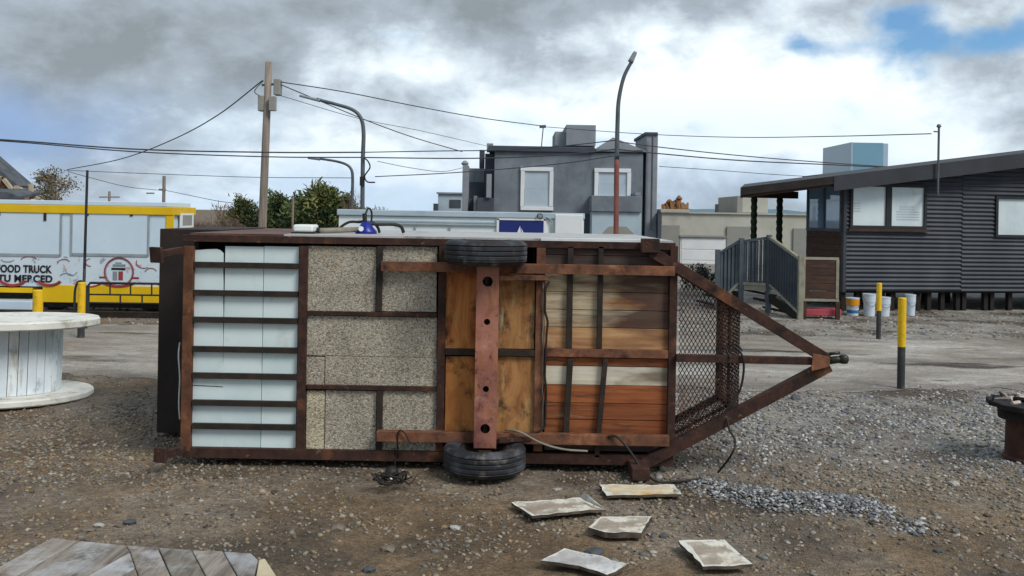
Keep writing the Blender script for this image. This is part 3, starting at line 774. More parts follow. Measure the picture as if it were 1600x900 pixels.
# cross members
bar('cross_member', 465, 384.5, 478, 705.5, -.002, .05, 'rust_dark')
bar('cross_member', 683, 384.5, 695, 705.5, -.002, .05, 'rust_dark')
bar('cross_member', 836, 384.5, 850, 705.5, -.002, .05, 'rust_red')
bar('cross_member', 588, 384.5, 597, 487, -.006, .04, 'iron_black')
bar('cross_member', 588, 611, 597, 705.5, -.006, .04, 'iron_black')
bar('floor_bar', 478.5, 487.5, 682.5, 494, -.008, .04, 'rust_dark')
bar('floor_bar', 478.5, 603, 682.5, 610, -.008, .04, 'rust_dark')
bar('floor_bar', 695.5, 546, 835.5, 556, -.006, .04, 'iron_black')
bar('floor_bar', 850.5, 546, 1044.5, 559, .0, .04, 'rust_red')
# left bay: white boards behind seven flat bars
for y in (415, 459, 501, 547, 588.5, 631, 667.5):
    bar('floor_bar', 299.5, y - 4.6, 464.5, y + 4.2, .0, .03, 'iron_black', .002)
MB().prism([P(x, y, D0 + .040) for x, y in ((300, 391), (312, 390.5), (322, 389.5), (338, 389), (344, 391), (348.6, 396), (348.4, 604), (300, 601.5))], (0, .02, 0)).build('floor_board', 'white_panel', tr, bevel=.0015)
MB().prism([P(x, y, D0 + .0415) for x, y in ((300, 603), (348.2, 605.5), (347.6, 705.5), (300, 705))], (0, .02, 0)).build('floor_board', 'white_panel', tr, bevel=.0015)
for a, b, dd in ((349.2, 409.4, .0425), (410.2, 464.5, .0405)):
    MB().pbox(a, 385, b, 705, D0 + dd, D0 + .06).build('floor_board', 'white_panel', tr, bevel=.0015)
# second bay: exposed aggregate sheets
for a, b, c, d, dd, m in ((478.5, 385, 587.5, 487, .034, 'aggregate'), (597.5, 385, 682.5, 487, .036, 'aggregate'), (478.5, 494.5, 682.5, 557, .035, 'aggregate'),
                          (478.5, 557.8, 506.5, 602.5, .032, 'aggregate'), (508, 557.8, 682.5, 602.5, .0365, 'aggregate'), (478.5, 610.5, 506.5, 705, .033, 'aggregate_pale'),
                          (508, 610.5, 587.5, 705, .036, 'aggregate'), (597.5, 610.5, 682.5, 705, .034, 'aggregate')):
    MB().pbox(a, b, c, d, D0 + dd, D0 + .06).build('floor_sheet', m, tr, bevel=.002)
# third bay: plywood behind the axle, open wheel wells above and below
for a, b, c, d in ((695.5, 420, 765, 545), (765.6, 420, 835.5, 545), (695.5, 557, 765, 688), (765.6, 557, 835.5, 688)):
    MB().pbox(a, b, c, d, D0 + .036, D0 + .055).build('floor_sheet', 'plywood' if a < 750 else 'plywood_tan', tr, bevel=.002)
for z0, z1, y0, y1 in ((384.5, 419, 0, 0), (689, 705.5, 0, 0)):
    w = MB(); cx = 765
    xa, xb = P(695.5, (z0 + z1) / 2, D0).x, P(835.5, (z0 + z1) / 2, D0).x; za, zb = P(765, z1, D0).z, P(765, z0, D0).z
    w.box(xa, xb, D0 + .30, D0 + .315, za, zb).box(xa, xa + .006, D0 + .06, D0 + .298, za, zb).box(xb - .006, xb, D0 + .06, D0 + .298, za, zb)
    w.build('arch_and_shadow', 'tar_panel', tr)
# fourth bay: wooden planks
rows = [(385, 399, 'plank_dark'), (399.8, 429, 'plank_dark'), (429.8, 456.4, 'plank_pale'), (457.2, 484.4, 'plank_pale'), (485.2, 512, 'plank_pale'), (512.8, 545.4, 'plank_honey'),
        (559.6, 572, 'plank_red'), (572.8, 601.8, 'plank_white'), (602.6, 630, 'plank_red'), (630.8, 655.6, 'plank_red'), (656.4, 682, 'plank_red'), (682.8, 705, 'plank_dark')]
rn = random.Random(3)
for i, (a, b, m) in enumerate(rows):
    MB().pbox(850.5, a, 1044.5, b, D0 + .038 + rn.uniform(0, .006), D0 + .06).build('plank', m, tr, bevel=.003)
bar('floor_bar', 886, 385, 895, 545.5, .0, .034, 'iron_black', .002)
bar('floor_bar', 934, 385, 942, 545.5, .0, .034, 'iron_black', .002)
MB().beam(P(891, 560, D0 + .015), P(884, 680, D0 + .015), .042, .03, (0, 1, 0)).build('floor_bar', 'iron_black', tr, bevel=.002)
MB().beam(P(946, 560, D0 + .015), P(932, 714, D0 + .015), .036, .03, (0, 1, 0)).build('floor_bar', 'iron_black', tr, bevel=.002)

# chassis rails along the floor
for a, b, c, d in ((595, 412.5, 1055, 427.5), (588, 678, 1046, 694)):
    m = MB(); m.pbox(a, b, c, d, D0 - .062, D0 - .054)
    x0, x1 = m.v[0].x, m.v[1].x; z0, z1 = m.v[0].z, m.v[4].z
    m.box(x0, x1, D0 - .0535, D0 - .001, z1 - .008, z1).box(x0, x1, D0 - .0535, D0 - .001, z0, z0 + .008)
    m.build('chassis_rail', 'rust_red', tr, bevel=.0025)

# axle: a channel with four holes
def plate_holes(m, x0, x1, z0, z1, y, th, holes, n=20):
    cx = (x0 + x1) / 2
    zs = [z0] + [((holes[i][0] + holes[i + 1][0]) / 2) for i in range(len(holes) - 1)] + [z1]
    for (hz, hr), a, b in zip(holes, zs[:-1], zs[1:]):
        rim, out = [], []
        angs = sorted(set([2 * math.pi * k / n for k in range(n)] + [math.atan2(zz - hz, xx - cx) % (2 * math.pi) for xx in (x0, x1) for zz in (a, b)]))
        for an in angs:
            c, s = math.cos(an), math.sin(an)
            t = min([((x1 - cx) / c if c > 1e-9 else (x0 - cx) / c if c < -1e-9 else 1e9), ((b - hz) / s if s > 1e-9 else (a - hz) / s if s < -1e-9 else 1e9)])
            rim.append((cx + hr * c, hz + hr * s)); out.append((cx + t * c, hz + t * s))
        k = len(angs); vs = [(x, y, z) for x, z in rim] + [(x, y, z) for x, z in out] + [(x, y + th, z) for x, z in rim] + [(x, y + th, z) for x, z in out]
        fs = []
        for i in range(k):
            j = (i + 1) % k
            fs += [(i, j, k + j, k + i), (2 * k + j, 2 * k + i, 3 * k + i, 3 * k + j), (j, i, 2 * k + i, 2 * k + j)]
        m.add(vs, fs)


da = D0 - .15
ax0, ax1 = P(742.5, 560, da).x, P(777.5, 560, da).x
az0, az1 = P(760, 700, da).z, P(760, 417, da).z
m = MB()
plate_holes(m, ax0, ax1, az0, az1, da, .007, [(P(757, 670, da).z, .034), (P(759, 608, da).z, .022), (P(761, 503, da).z, .022), (P(762, 440, da).z, .036)])
m.box(ax0, ax0 + .007, da + .0072, D0 - .01, az0, az1).box(ax1 - .007, ax1, da + .0072, D0 - .01, az0, az1)
m.box(ax0, ax1, da + .0072, D0 - .02, az1, az1 + .006).box(ax0, ax1, da + .0072, D0 - .02, az0 - .006, az0)
m.build('axle', 'axle_red', tr)
MB().box(ax0 + .0075, ax1 - .0075, D0 - .03, D0 - .02, az0 + .01, az1 - .01).build('axle_backing', 'iron_black', tr)
MB().beam(P(779, 434, D0 - .12), P(856, 434, D0 - .05), .05, .035).build('axle_bracket', 'rust_red', tr, bevel=.003)
MB().beam(P(779, 688, D0 - .10), P(830, 684, D0 - .05), .05, .03).build('axle_bracket', 'rust_dark', tr, bevel=.003)

# wheels lie flat now that the trailer is on its side
def wheel(pc, zlo, zhi, label=None):
    r = .292; c = Vector((pc.x, pc.y, (zlo + zhi) / 2)); h = (zhi - zlo) / 2
    rim = MB().lathe(c, [(.05, -h * .5), (.12, -h * .45), (.155, -h * .75), (.175, -h * .8), (.178, -h * .7), (.165, -h * .6), (.162, h * .6), (.178, h * .7), (.175, h * .8), (.155, h * .75), (.13, h * .1), (.06, 0.0), (.055, h * .35), (.02, h * .4)], 40)
    wo = rim.build('wheel', 'rim_metal', tr, smooth=True)
    prof = [(.170, -h * .72), (.185, -h * .86), (.225, -h * 1.0), (.262, -h * .95), (.280, -h * .80), (.288, -h * .62)]
    for z in (-.55, -.18, .18, .55):
        prof += [(.2905, (z - .1) * h), (.2905, (z - .035) * h), (.281, (z - .025) * h), (.281, (z + .025) * h), (.2905, (z + .035) * h), (.2905, (z + .1) * h)]
    prof += [(.288, h * .62 + h * .06), (.280, h * .80), (.262, h * .95), (.225, h * 1.0), (.185, h * .86), (.170, h * .72)]
    ty = MB().lathe(c, prof, 64, closed=True)
    ty.build('tyre', 'tyre', wo, smooth=False).data.polygons.foreach_set('use_smooth', [True] * (len(ty.f)))
    MB().tube([c + Vector((0, 0, -h * .5)), c + Vector((0, 0, h * .5))], .05, 14).build('hub', 'rust_dark', wo, smooth=False)


dw = D0 - .13
wheel(P(759, 400, dw), P(759, 417.5, dw - .29).z, P(759, 376, dw - .20).z)
wheel(P(757, 720, dw), .040, .222)
MB().tube([P(760, 424, D0 - .09), P(758, 690, D0 - .09)], .022, 10).build('axle_shaft', 'rust_dark', tr)

# four stabiliser legs at the corners
for a, b, e in ((P(284, 391, D0), P(246, 398, D0 - .20), .11), (P(286, 702, D0 - .005), P(252, 711, D0 - .22), .10)):
    m = MB().beam(a, b, .05, .05); t = (b - a).normalized()
    m.beam(b - t * .002, b + t * .02, e, e)
    m.build('stabiliser_leg', 'rust_dark', tr, bevel=.004)
MB().pbox(1003, 373, 1031, 395, D0 - .07, D0 - .002).build('stabiliser_leg', 'rust_dark', tr, bevel=.004)
MB().box(P(986, 745, D0 - .2).x, P(1014, 745, D0 - .2).x, D0 - .25, D0 - .01, .012, .10).build('stabiliser_leg', 'rust_dark', tr, bevel=.006)

# drawbar: A-frame, centre tube and coupling
def channel(p, q, w, th, mname, name='drawbar_beam'):
    p, q = Vector(p), Vector(q); t = (q - p).normalized(); n = t.cross(Vector((0, 1, 0))).normalized()
    m = MB(); m.beam(p, q, w, .008, (0, 1, 0))
    o1, o2 = n * (w / 2 - .004), n * -(w / 2 - .004); back = Vector((0, th / 2 + .0045, 0))
    m.beam(p + o1 + back, q + o1 + back, .008, th, (0, 1, 0)); m.beam(p + o2 + back, q + o2 + back, .008, th, (0, 1, 0))
    return m.build(name, mname, tr, bevel=.002)


channel(P(1018, 393, D0 - .035), P(1294, 562, D0 - .035), .078, .07, 'rust_dark')
channel(P(1006, 726, D0 - .035), P(1297, 572, D0 - .035), .082, .07, 'rust_dark')
MB().beam(P(1056, 559, D0 - .02), P(1268, 564, D0 - .02), .052, .05, (0, 1, 0)).build('drawbar_beam', 'rust_dark', tr, bevel=.003)
MB().prism([P(1270, 552, D0 - .075), P(1297, 558, D0 - .075), P(1297, 573, D0 - .075), P(1268, 580, D0 - .075)], (0, .012, 0)).build('gusset_plate', 'rust_red', tr, bevel=.003)
cp = MB().tube([P(1290, 564, D0 - .02), P(1306, 562, D0 - .03), P(1318, 561, D0 - .04)], .030, 12, .024)
cp.lathe(P(1318, 561, D0 - .04) - Vector((0, 0, .03)), [(.01, -.004), (.028, 0), (.036, .02), (.034, .05), (.018, .062)], 16)
cp.beam(P(1296, 553, D0 - .03), P(1312, 551, D0 - .04), .02, .02)
cp.build('coupling', 'grease', tr, smooth=True)

# expanded-metal cage between the drawbar beams
def expanded(name, org, eu, ev, inside, wu=.030, wv=.052, th=.0055):
    """diamond mesh sheet spanned by unit vectors eu, ev from org, kept where inside(u, v)"""
    m = MB(); nrm = eu.cross(ev).normalized(); U, V = inside.U, inside.V
    nu, nv = int(U / wu) + 2, int(V / wv) + 2
    for i in range(-1, nu):
        for j in range(nv * 2):
            u0 = (i + .5 * (j % 2)) * wu
            for sg in (-.5, .5):
                if inside(u0 + sg * wu / 2, (j + .5) * wv / 2):
                    m.beam(org + eu * u0 + ev * (j * wv / 2), org + eu * (u0 + sg * wu) + ev * ((j + 1) * wv / 2), th, .003, nrm)
    return m.build(name, 'rust_dark', tr)


class Reg:
    def __init__(s, U, V, f): s.U, s.V, s.f = U, V, f
    def __call__(s, u, v): return 0 <= u <= s.U and 0 <= v <= s.V and s.f(u, v)


dc = D0 + .01
oa = P(1058, 690, dc); ex, ez = Vector((1, 0, 0)), Vector((0, 0, 1))
ub = P(1156, 560, dc).x - oa.x
zlow = lambda x: P(1006, 726, dc).z + (x - P(1006, 726, dc).x) * (P(1297, 572, dc).z - P(1006, 726, dc).z) / (P(1297, 572, dc).x - P(1006, 726, dc).x)
zup = lambda x: P(1018, 393, dc).z + (x - P(1018, 393, dc).x) * (P(1294, 562, dc).z - P(1018, 393, dc).z) / (P(1294, 562, dc).x - P(1018, 393, dc).x)
expanded('cage_floor', oa, ex, ez, Reg(ub, 1.4, lambda u, v: zlow(oa.x + u) < oa.z + v < zup(oa.x + u)))
CD = .62                                                # cage depth behind the drawbar
xr = oa.x + ub
zr0, zr1 = zlow(xr), zup(xr)
expanded('cage_side', Vector((xr, dc + .01, zr0)), Vector((0, 1, 0)), ez, Reg(CD - .02, zr1 - zr0, lambda u, v: True))
pl, ql = Vector((oa.x, dc + .01, zlow(oa.x))), Vector((xr, dc + .01, zr0)); el_ = (ql - pl)
expanded('cage_side', pl, el_.normalized(), Vector((0, 1, 0)), Reg(el_.length, CD - .02, lambda u, v: True))
pu, qu = Vector((oa.x, dc + .01, zup(oa.x))), Vector((xr, dc + .01, zr1)); eu_ = (qu - pu)
expanded('cage_side', pu, eu_.normalized(), Vector((0, 1, 0)), Reg(eu_.length, CD - .02, lambda u, v: True))
for dd, w in ((CD, .05), (CD * .5, .022)):
    k = Vector((0, dd, 0))
    for a, b in ((pl, ql), (ql, qu), (pu, qu)):
        MB().beam(a + k, b + k, w, w * .6, (0, 1, 0)).build('cage_rim', 'iron_black' if dd == CD else 'rust_dark', tr)
MB().beam(ql, ql + Vector((0, CD, 0)), .03, .03).build('cage_post', 'rust_dark', tr)
MB().beam(qu, qu + Vector((0, CD, 0)), .03, .03).build('cage_post', 'rust_dark', tr)

# loose wiring
def wire(pts, r, m='cable_black', n=10): return MB().tube(spline(pts, n), r, 6).build('cable', m, tr, smooth=True)


wire([P(1150, 545, D0 - .02), P(1160, 556, D0 - .06), P(1162, 580, D0 - .06), P(1156, 610, D0 - .05), P(1142, 632, D0 - .07), P(1132, 645, D0 - .07)], .008)
wire([P(1136, 655, D0 - .05), P(1140, 672, D0 - .08), P(1149, 690, D0 - .12), P(1142, 712, D0 - .15), G(1122, 738, .012)], .008)
wire([P(1160, 548, D0 - .06), P(1150, 538, D0 - .05), P(1136, 545, D0 - .03), P(1142, 560, D0 - .06)], .007)
wire([P(790, 672, D0 - .03), P(812, 675, D0 - .10), P(845, 692, D0 - .11), P(880, 702, D0 - .10), P(918, 705, D0 - .08)], .008, 'cable_grey')
wire([P(950, 682, D0 - .07), P(965, 683, D0 - .09), P(985, 706, D0 - .12), P(1003, 733, D0 - .16), G(1026, 752, .02), G(1060, 752, .01), G(1095, 748, .01)], .009, 'cable_black')
rn = random.Random(8)
wire([P(858, 440, D0 - .02)] + [P(853.5 + rn.uniform(-2.2, 2.2), y, D0 - .02 - rn.uniform(0, .012)) for y in range(452, 672, 17)] + [P(846, 672, D0 - .03), P(800, 684, D0 - .06)], .008, 'cable_black', 6)
wire([P(848.5 + 1.6 * mnoise.noise(Vector((y * .07, 0, 0))), y, D0 - .012) for y in range(440, 676, 12)], .005, 'cable_grey', 4)
wire([P(622, 715, D0 + .0), P(621, 690, D0 - .06), P(623, 674, D0 - .075), P(632, 676, D0 - .085), P(640, 690, D0 - .09), P(650, 692, D0 - .08)], .006)
# hanging tail lamp with its tangle of wire
tl = MB().lathe(G(612, 748, .02), [(.02, .0), (.045, .008), (.05, .03), (.04, .07), (.015, .085)], 18).build('tail_lamp', 'cable_black', tr, smooth=True)
MB().lathe(G(611, 752, .03) + Vector((0, -.03, 0)), [(.004, -.002), (.016, .002), (.018, .024), (.008, .034)], 12).build('bulb', 'lamp_white', tl, smooth=True)
for k in range(7):
    c = G(616 + rn.uniform(-8, 8), 747, .05 + rn.uniform(0, .05)); ph = rn.uniform(0, 6)
    wire([c + Vector((.11 * math.cos(ph + t * .9) * rn.uniform(.6, 1.2), .05 * math.sin(ph + t) , .035 * math.sin(2 * t + k))) for t in range(7)], .005)
wire([P(617, 700, D0 - .01), P(617, 722, D0 - .03), G(616, 742, .08)], .006)

# fittings on the side wall that now faces up: lamp, conduit, blue junction with hoses
zt = Z1 + .004
def top(px, back, h=0.0):
    d = D0 + back; return Vector((P(px, 365, d).x, d, zt + h))
lm = MB().box(top(461, .35).x, top(492, .35).x, D0 + .28, D0 + .48, zt + .012, zt + .068).build('wall_lamp', 'lamp_white', tr, bevel=.014)
MB().box(top(458, .35).x, top(495, .35).x, D0 + .27, D0 + .49, zt, zt + .0115).build('lamp_base', 'cable_black', lm, bevel=.003)
MB().tube([top(494, .42, .022), top(506, .42, .022), top(560, .6, .032)], .022, 10).build('conduit', 'cable_grey', tr, smooth=True)
MB().tube([top(492, .42, .02), top(500, .42, .02)], .027, 10).build('conduit_gland', 'cable_black', tr)
jb = MB().lathe(top(572, .62, 0), [(.085, 0), (.085, .02), (.055, .05), (.04, .085), (.015, .095)], 16).build('junction', 'blue_plastic', tr, smooth=True)
MB().tube([top(564, .53, .04), top(564, .52, .04)], .02, 12).build('cap', 'lamp_white', jb)
MB().tube([top(570, .62, .08), top(569, .62, .16)], .018, 8).build('inlet', 'cable_black', jb)
def hose(pts, r=.011): MB().tube(spline([top(*p) for p in pts], 8), r, 7).build('hose', 'cable_black', tr, smooth=True)
hose([(529, .7, .012), (533, .7, .05), (546, .72, .088), (562, .72, .09), (570, .7, .1)])
hose([(571, .62, .07), (582, .65, .09), (590, .68, .05), (593, .7, .01)])
hose([(573, .62, .085), (590, .66, .075), (614, .72, .075), (626, .74, .06), (631, .75, .01)], .014)
hose([(570, .62, .15), (575, .66, .2), (580, .68, .17), (580, .68, .09)], .008)

# ------------------------------------------------------------------ fallen sheets on the ground
def sheet(px, label, inner, rise, th=.017, seed=0, rimw=.14, warp=.006):
    rn = random.Random(seed)
    pts = [G(x, y, rise * .7 + .018) for x, y in px]
    c = sum(pts, Vector()) / len(pts)
    t = thing('fallen_sheet', label, 'sheet', (c.x, c.y, 0), 'sheets fallen beside the trailer')
    # subdivide the outline so the broken edges are uneven
    ring = []
    for i, p in enumerate(pts):
        q = pts[(i + 1) % len(pts)]
        n = max(2, int((q - p).length / .05))
        for k in range(n):
            w = p.lerp(q, k / n)
            if k: w += Vector((rn.uniform(-.007, .007), rn.uniform(-.007, .007), rn.uniform(-.003, .003)))
            w.z += warp * mnoise.noise(Vector((w.x * 4, w.y * 4, seed)))
            ring.append(w)
    n = len(ring)
    inn = [p.lerp(c, max(.03, rimw * .7 * (1 + 2.2 * mnoise.noise(Vector((p.x * 5, p.y * 5, seed + 9)))) + rn.uniform(-.04, .04))) + Vector((0, 0, -.0008)) for p in ring]
    m = MB(); m.add(ring + inn, [(i, (i + 1) % n, n + (i + 1) % n, n + i) for i in range(n)]); m.build('rim', 'slab_white', t)
    m = MB(); m.add(inn + [c + Vector((0, 0, -.002))], [(i, (i + 1) % n, n) for i in range(n)]); m.build('core', inner, t)
    lowr = [p + Vector((0, 0, -th)) for p in ring]
    m = MB(); m.add(ring + lowr, [(i, n + i, n + (i + 1) % n, (i + 1) % n) for i in range(n)] + [tuple(range(n, 2 * n))])
    for v in m.v[:n]: v.z -= .0015
    m.build('edge', 'slab_edge', t)
    return t


s1 = sheet([(799, 784), (906, 777), (947, 795), (832, 807)], 'long grey and white sheet with a curled corner, leftmost of the fallen sheets', 'slab_tan', .03, seed=1)
MB().prism([G(906, 777, .052), G(912, 769, .09), G(930, 785, .07), G(944, 794, .052)], (0, .004, -.003)).build('curled_corner', 'slab_grey', s1)
sheet([(936, 757), (1053, 757), (1065, 772), (948, 774)], 'white sheet stained orange, lying closest to the trailer', 'slab_rust', .02, seed=2, rimw=.2)
sheet([(939, 807), (1019, 806), (1002, 833), (945, 832), (919, 824)], 'small tan sheet with thick dark edge in the middle of the fallen sheets', 'slab_tan', .04, th=.032, seed=3, rimw=.16)
sheet([(882, 857), (925, 866), (983, 881), (948, 898), (905, 884), (844, 875)], 'speckled grey white sheet lying lowest of the fallen sheets', 'slab_grey', .03, seed=4, rimw=.08)
sheet([(1060, 845), (1090, 843), (1132, 843), (1150, 860), (1176, 881), (1098, 884)], 'square cream sheet with brown middle, rightmost of the fallen sheets', 'slab_tan', .035, seed=5, rimw=.24, warp=.010)

# ------------------------------------------------------------------ white cable-spool table on the left
def spool(c, label, h, rd, rt):
    t = thing('spool_table', label, 'table', c)
    c = Vector(c)
    def disc(z0, z1, name, seed, rt=rt):
        m = MB().lathe(c, [(rt * .985, z0), (rt, z0 + .012), (rt, z1 - .014), (rt * .985, z1)], 72, jitter=.006, seed=seed)
        return m.build(name, 'white_paint_worn', t)
    disc(-.01, .055, 'base', 2, rt * .95)
    disc(h - .08, h - .002, 'table_top', 3)
    n = 34
    rn = random.Random(4)
    for k in range(n):
        a0, a1 = 2 * math.pi * (k + .03) / n, 2 * math.pi * (k + .97) / n
        r = rd + rn.uniform(-.005, .005)
        pts = [c + Vector((math.cos(a) * q, math.sin(a) * q, .086)) for q, a in ((r, a0), (r, a1), (r - .03, a1), (r - .03, a0))]
        for p_ in pts: p_.z -= .029
        MB().prism(pts, (0, 0, h - .138)).build('stave', 'white_paint', t, bevel=.003)
    MB().lathe(c, [(rd - .04, .087), (rd - .04, h - .082)], 24).build('core', 'white_paint', t)
    return t


sc_ = G(14, 617)
sp = spool((sc_.x, sc_.y, relief(sc_.x, sc_.y)), 'white painted wooden cable spool used as a table, at the left edge', .765, .455, .785)
sp.rotation_euler.x = math.radians(-2.6)                # leans back a little on the uneven dirt

# ------------------------------------------------------------------ weathered plank table top at the lower left corner
ZT = .60
pt = thing('plank_table', 'weathered grey plank table top cut off by the bottom left corner', 'table', (G(180, 960, ZT).x, G(180, 960, ZT).y, 0))
L0 = [((81, 840), (124, 844.5), (-30, 929), (-112, 946)), ((125.5, 844.8), (196, 851.5), (203, 861), (-12, 980), (-29, 930)), ((203, 862.5), (211, 886), (90, 962), (-11, 981.5)), ((211.5, 888), (240, 970), (92, 963))]
R0 = [((197.5, 851.8), (246, 855), (272, 912), (300, 980), (242, 970), (212, 886), (204, 862)), ((248, 855.3), (299, 859), (326, 910), (352, 980), (302, 980), (274, 912)),
      ((300.5, 859.2), (348, 861), (373, 905), (402, 980), (354, 980), (328, 910)), ((349.5, 861.2), (392, 864), (403, 874), (396, 905), (425, 980), (404, 980), (375, 905))]
rn = random.Random(12)
for poly in L0 + R0:
    MB().prism([G(x, y, ZT + rn.uniform(-.0015, .0015)) for x, y in poly][::-1], (0, 0, -.045)).build('board', 'board_grey', pt, bevel=.004)
MB().prism([G(404.5, 874, ZT - .004), G(414, 872, ZT - .004), G(440, 912, ZT - .004), G(462, 980, ZT - .004), G(428, 980, ZT - .004), G(399, 906, ZT - .004)][::-1], (0, 0, -.05)).build('edge_board', 'board_end', pt, bevel=.004)
pc = G(190, 945, ZT)
MB().lathe((pc.x, pc.y, 0), [(.24, -.01), (.24, ZT - .051)], 28).build('drum', 'board_grey', pt)
MB().lathe((pc.x, pc.y, 0), [(.42, -.012), (.42, .05)], 40, jitter=.006).build('base', 'board_grey', pt)

# ------------------------------------------------------------------ rusty stand with charred top at the right edge
bs = G(1612, 716)
st = thing('rusty_stand', 'low rusty round stand with a charred ragged top at the right edge', 'stand', (bs.x, bs.y, 0))
zz = .31
MB().lathe((bs.x, bs.y, 0), [(.205, -.012), (.205, .012), (.19, .02), (.185, zz - .01), (.19, zz)], 32, jitter=.004).build('leg', 'tank_rust', st)
rn = random.Random(6)
def ragged(r0, z0, z1, name, mname, amp, seed, nn=30, cx=0.0):
    rn = random.Random(seed); rr = [r0 * (1 + rn.uniform(-amp, amp)) for _ in range(nn)]
    p = [Vector((bs.x + cx + rr[k] * math.cos(2 * math.pi * k / nn), bs.y + rr[k] * math.sin(2 * math.pi * k / nn), z0)) for k in range(nn)]
    return MB().prism(p, (0, 0, z1 - z0)).build(name, mname, st, bevel=.006)
ragged(.245, zz + .001, zz + .085, 'collar', 'char', .05, 2)
ragged(.31, zz + .086, zz + .13, 'top_plate', 'char', .10, 3)
for k in range(26):
    a, r = rn.uniform(0, 6.28), .23 * math.sqrt(rn.random()); c = Vector((bs.x + r * math.cos(a), bs.y + r * math.sin(a), zz + .135 + (.24 - r) * .22 * rn.random()))
    d = Vector((rn.uniform(-1, 1), rn.uniform(-1, 1), rn.uniform(-.15, .25))).normalized() * rn.uniform(.03, .07)
    MB().tube([c - d, c + d * .2, c + d], rn.uniform(.012, .022), 6, rn.uniform(.006, .015)).build('burnt_piece', 'ash' if k % 4 else 'char', st)
MB().tube([Vector((bs.x - .28, bs.y - .04, zz + .12)), Vector((bs.x - .35, bs.y - .06, zz + .14)), Vector((bs.x - .33, bs.y - .05, zz + .19))], .016, 6, .008).build('burnt_piece', 'char', st)

# ------------------------------------------------------------------ bollards
def bollard(px, ybase, ytop, ymid, r, label):
    c = G(px, ybase); z1 = P(px, ytop, c.y).z; zm = P(px, ymid, c.y).z
    t = thing('bollard', label, 'bollard', (c.x, c.y, 0), 'black and yellow bollards beside the dirt road')
    MB().lathe((c.x, c.y, 0), [(r, -.03), (r, zm)], 20).build('post', 'post_grey', t)
    MB().lathe((c.x, c.y, 0), [(r + .003, zm - .004), (r + .003, z1 - .01), (r - .004, z1)], 20).build('painted_top', 'yellow_paint', t)


bollard(1407.5, 606, 465, 541, .041, 'taller black and yellow bollard at the near edge of the road, right side')
bollard(1372.5, 529, 442, 485, .036, 'black and yellow bollard across the road in front of the dark cabin')
bollard(126.5, 527, 441, 496, .048, 'black and yellow bollard just right of the white spool table')
bollard(58, 545, 453, 520, .058, 'yellow bollard behind the white spool table, leftmost')

# ------------------------------------------------------------------ white and yellow food truck on the left
DT = 15.5
ft = thing('food_truck', 'white and yellow food truck with two serving hatches, lettered FOOD TRUCK', 'food truck', (P(60, 490, DT).x, DT + .5, 0))
def fp(name, px0, py0, px1, py1, front, back, m, bevel=0.0, parent=ft):
    return MB().pbox(px0, py0, px1, py1, DT - front, DT + back).build(name, m, parent, bevel=bevel)
XL = -330
fp('body', XL, 332, 266, 446, 0, 1.05, 'truck_white')
fp('printed_panel', XL, 398, 266, 446, .008, -.001, 'truck_print')
fp('roof', XL - 6, 311, 262, 318, .03, 1.08, 'truck_white', .01)
fp('roof_band', XL - 4, 318.4, 271, 331, .035, 1.07, 'yellow_fresh', .008)
fp('corner_post', 258.5, 331.5, 271, 447, .02, -.0085, 'yellow_fresh', .006)
xe = P(271, 330, DT).x
fp('skirt', 66, 446.5, 268, 474, .02, 1.0, 'yellow_fresh', .01)
fp('skirt', XL, 446.5, 50, 454.5, .02, 1.0, 'yellow_fresh', .006)
fp('arch_and_shadow', XL, 455, 49.5, 467, -.2, .9, 'cable_black')  # black strip that paints the shadow under the left skirt
fp('step_box', XL, 467.5, 49, 489, .25, .6, 'truck_white', .01)
fp('chassis', 66, 474.5, 266, 481, -.15, .9, 'cable_black')
for x in (85, 235):
    c = P(x, 480, DT + .3); MB().tube([Vector((c.x, c.y, .2)), Vector((c.x, c.y + .18, .2))], .2, 22).build('wheel', 'tyre', ft)
for a, b, hx in ((-25, 93, 70), (113, 230, 205)):
    o = fp('hatch', a, 332.5, b, 396.5, .016, -.0095, 'truck_white', .004)
    for q in ((a - 3, 331.6, a, 400), (b, 331.6, b + 3, 400), (a, 396.5, b, 400.5)):
        fp('hatch_frame', *q, .022, -.0085, 'frame_grey', 0, o)
    fp('catch', hx - 2, 331.5, hx + 2, 345 if hx == 70 else 338, .03, -.017, 'cable_black', 0, o)
    fp('catch', a + 22, 331.5, a + 25, 337, .03, -.017, 'cable_black', 0, o)
# window in the end wall
ew = MB().box(xe - .0015, xe + .015, DT + .3, DT + .95, P(280, 356, DT + .5).z, P(280, 333, DT + .5).z).build('end_window', 'window_white', ft)
MB().box(xe + .0155, xe + .02, DT + .40, DT + .86, P(280, 352, DT + .5).z, P(280, 336, DT + .5).z).build('pane', 'stucco_taupe', ew)
text_mesh('lettering', 'FOOD TRUCK', .175, 'print_black', ft, P(80, 421.5, DT - .014), .003, .006, 1.06, width=.955)
text_mesh('lettering', 'TU MERCED', .165, 'print_black', ft, P(82, 436.5, DT - .014), .003, .006, 1.06, width=.945)
def arc(cx, cy, rx, ry, a0, a1, r, m, d=DT - .012, n=28, flat=1.0):
    return MB().tube([P(cx + rx * math.cos(math.radians(a0 + (a1 - a0) * k / n)), cy + ry * math.sin(math.radians(a0 + (a1 - a0) * k / n)), d) for k in range(n + 1)], r, 5).build('printed_motif', m, ft)
arc(186, 425, 22.5, 22.5, 0, 360, .013, 'print_red')
arc(186, 425, 20.5, 20.5, 0, 360, .004, 'print_grey')
arc(20, 432, 22, 14, 30, 150, .03, 'print_red'); arc(77, 433, 20, 13, 30, 150, .03, 'print_red')
arc(186, 433, 30, 15, 35, 145, .022, 'print_red'); arc(140, 436, 22, 12, 20, 120, .018, 'print_red')
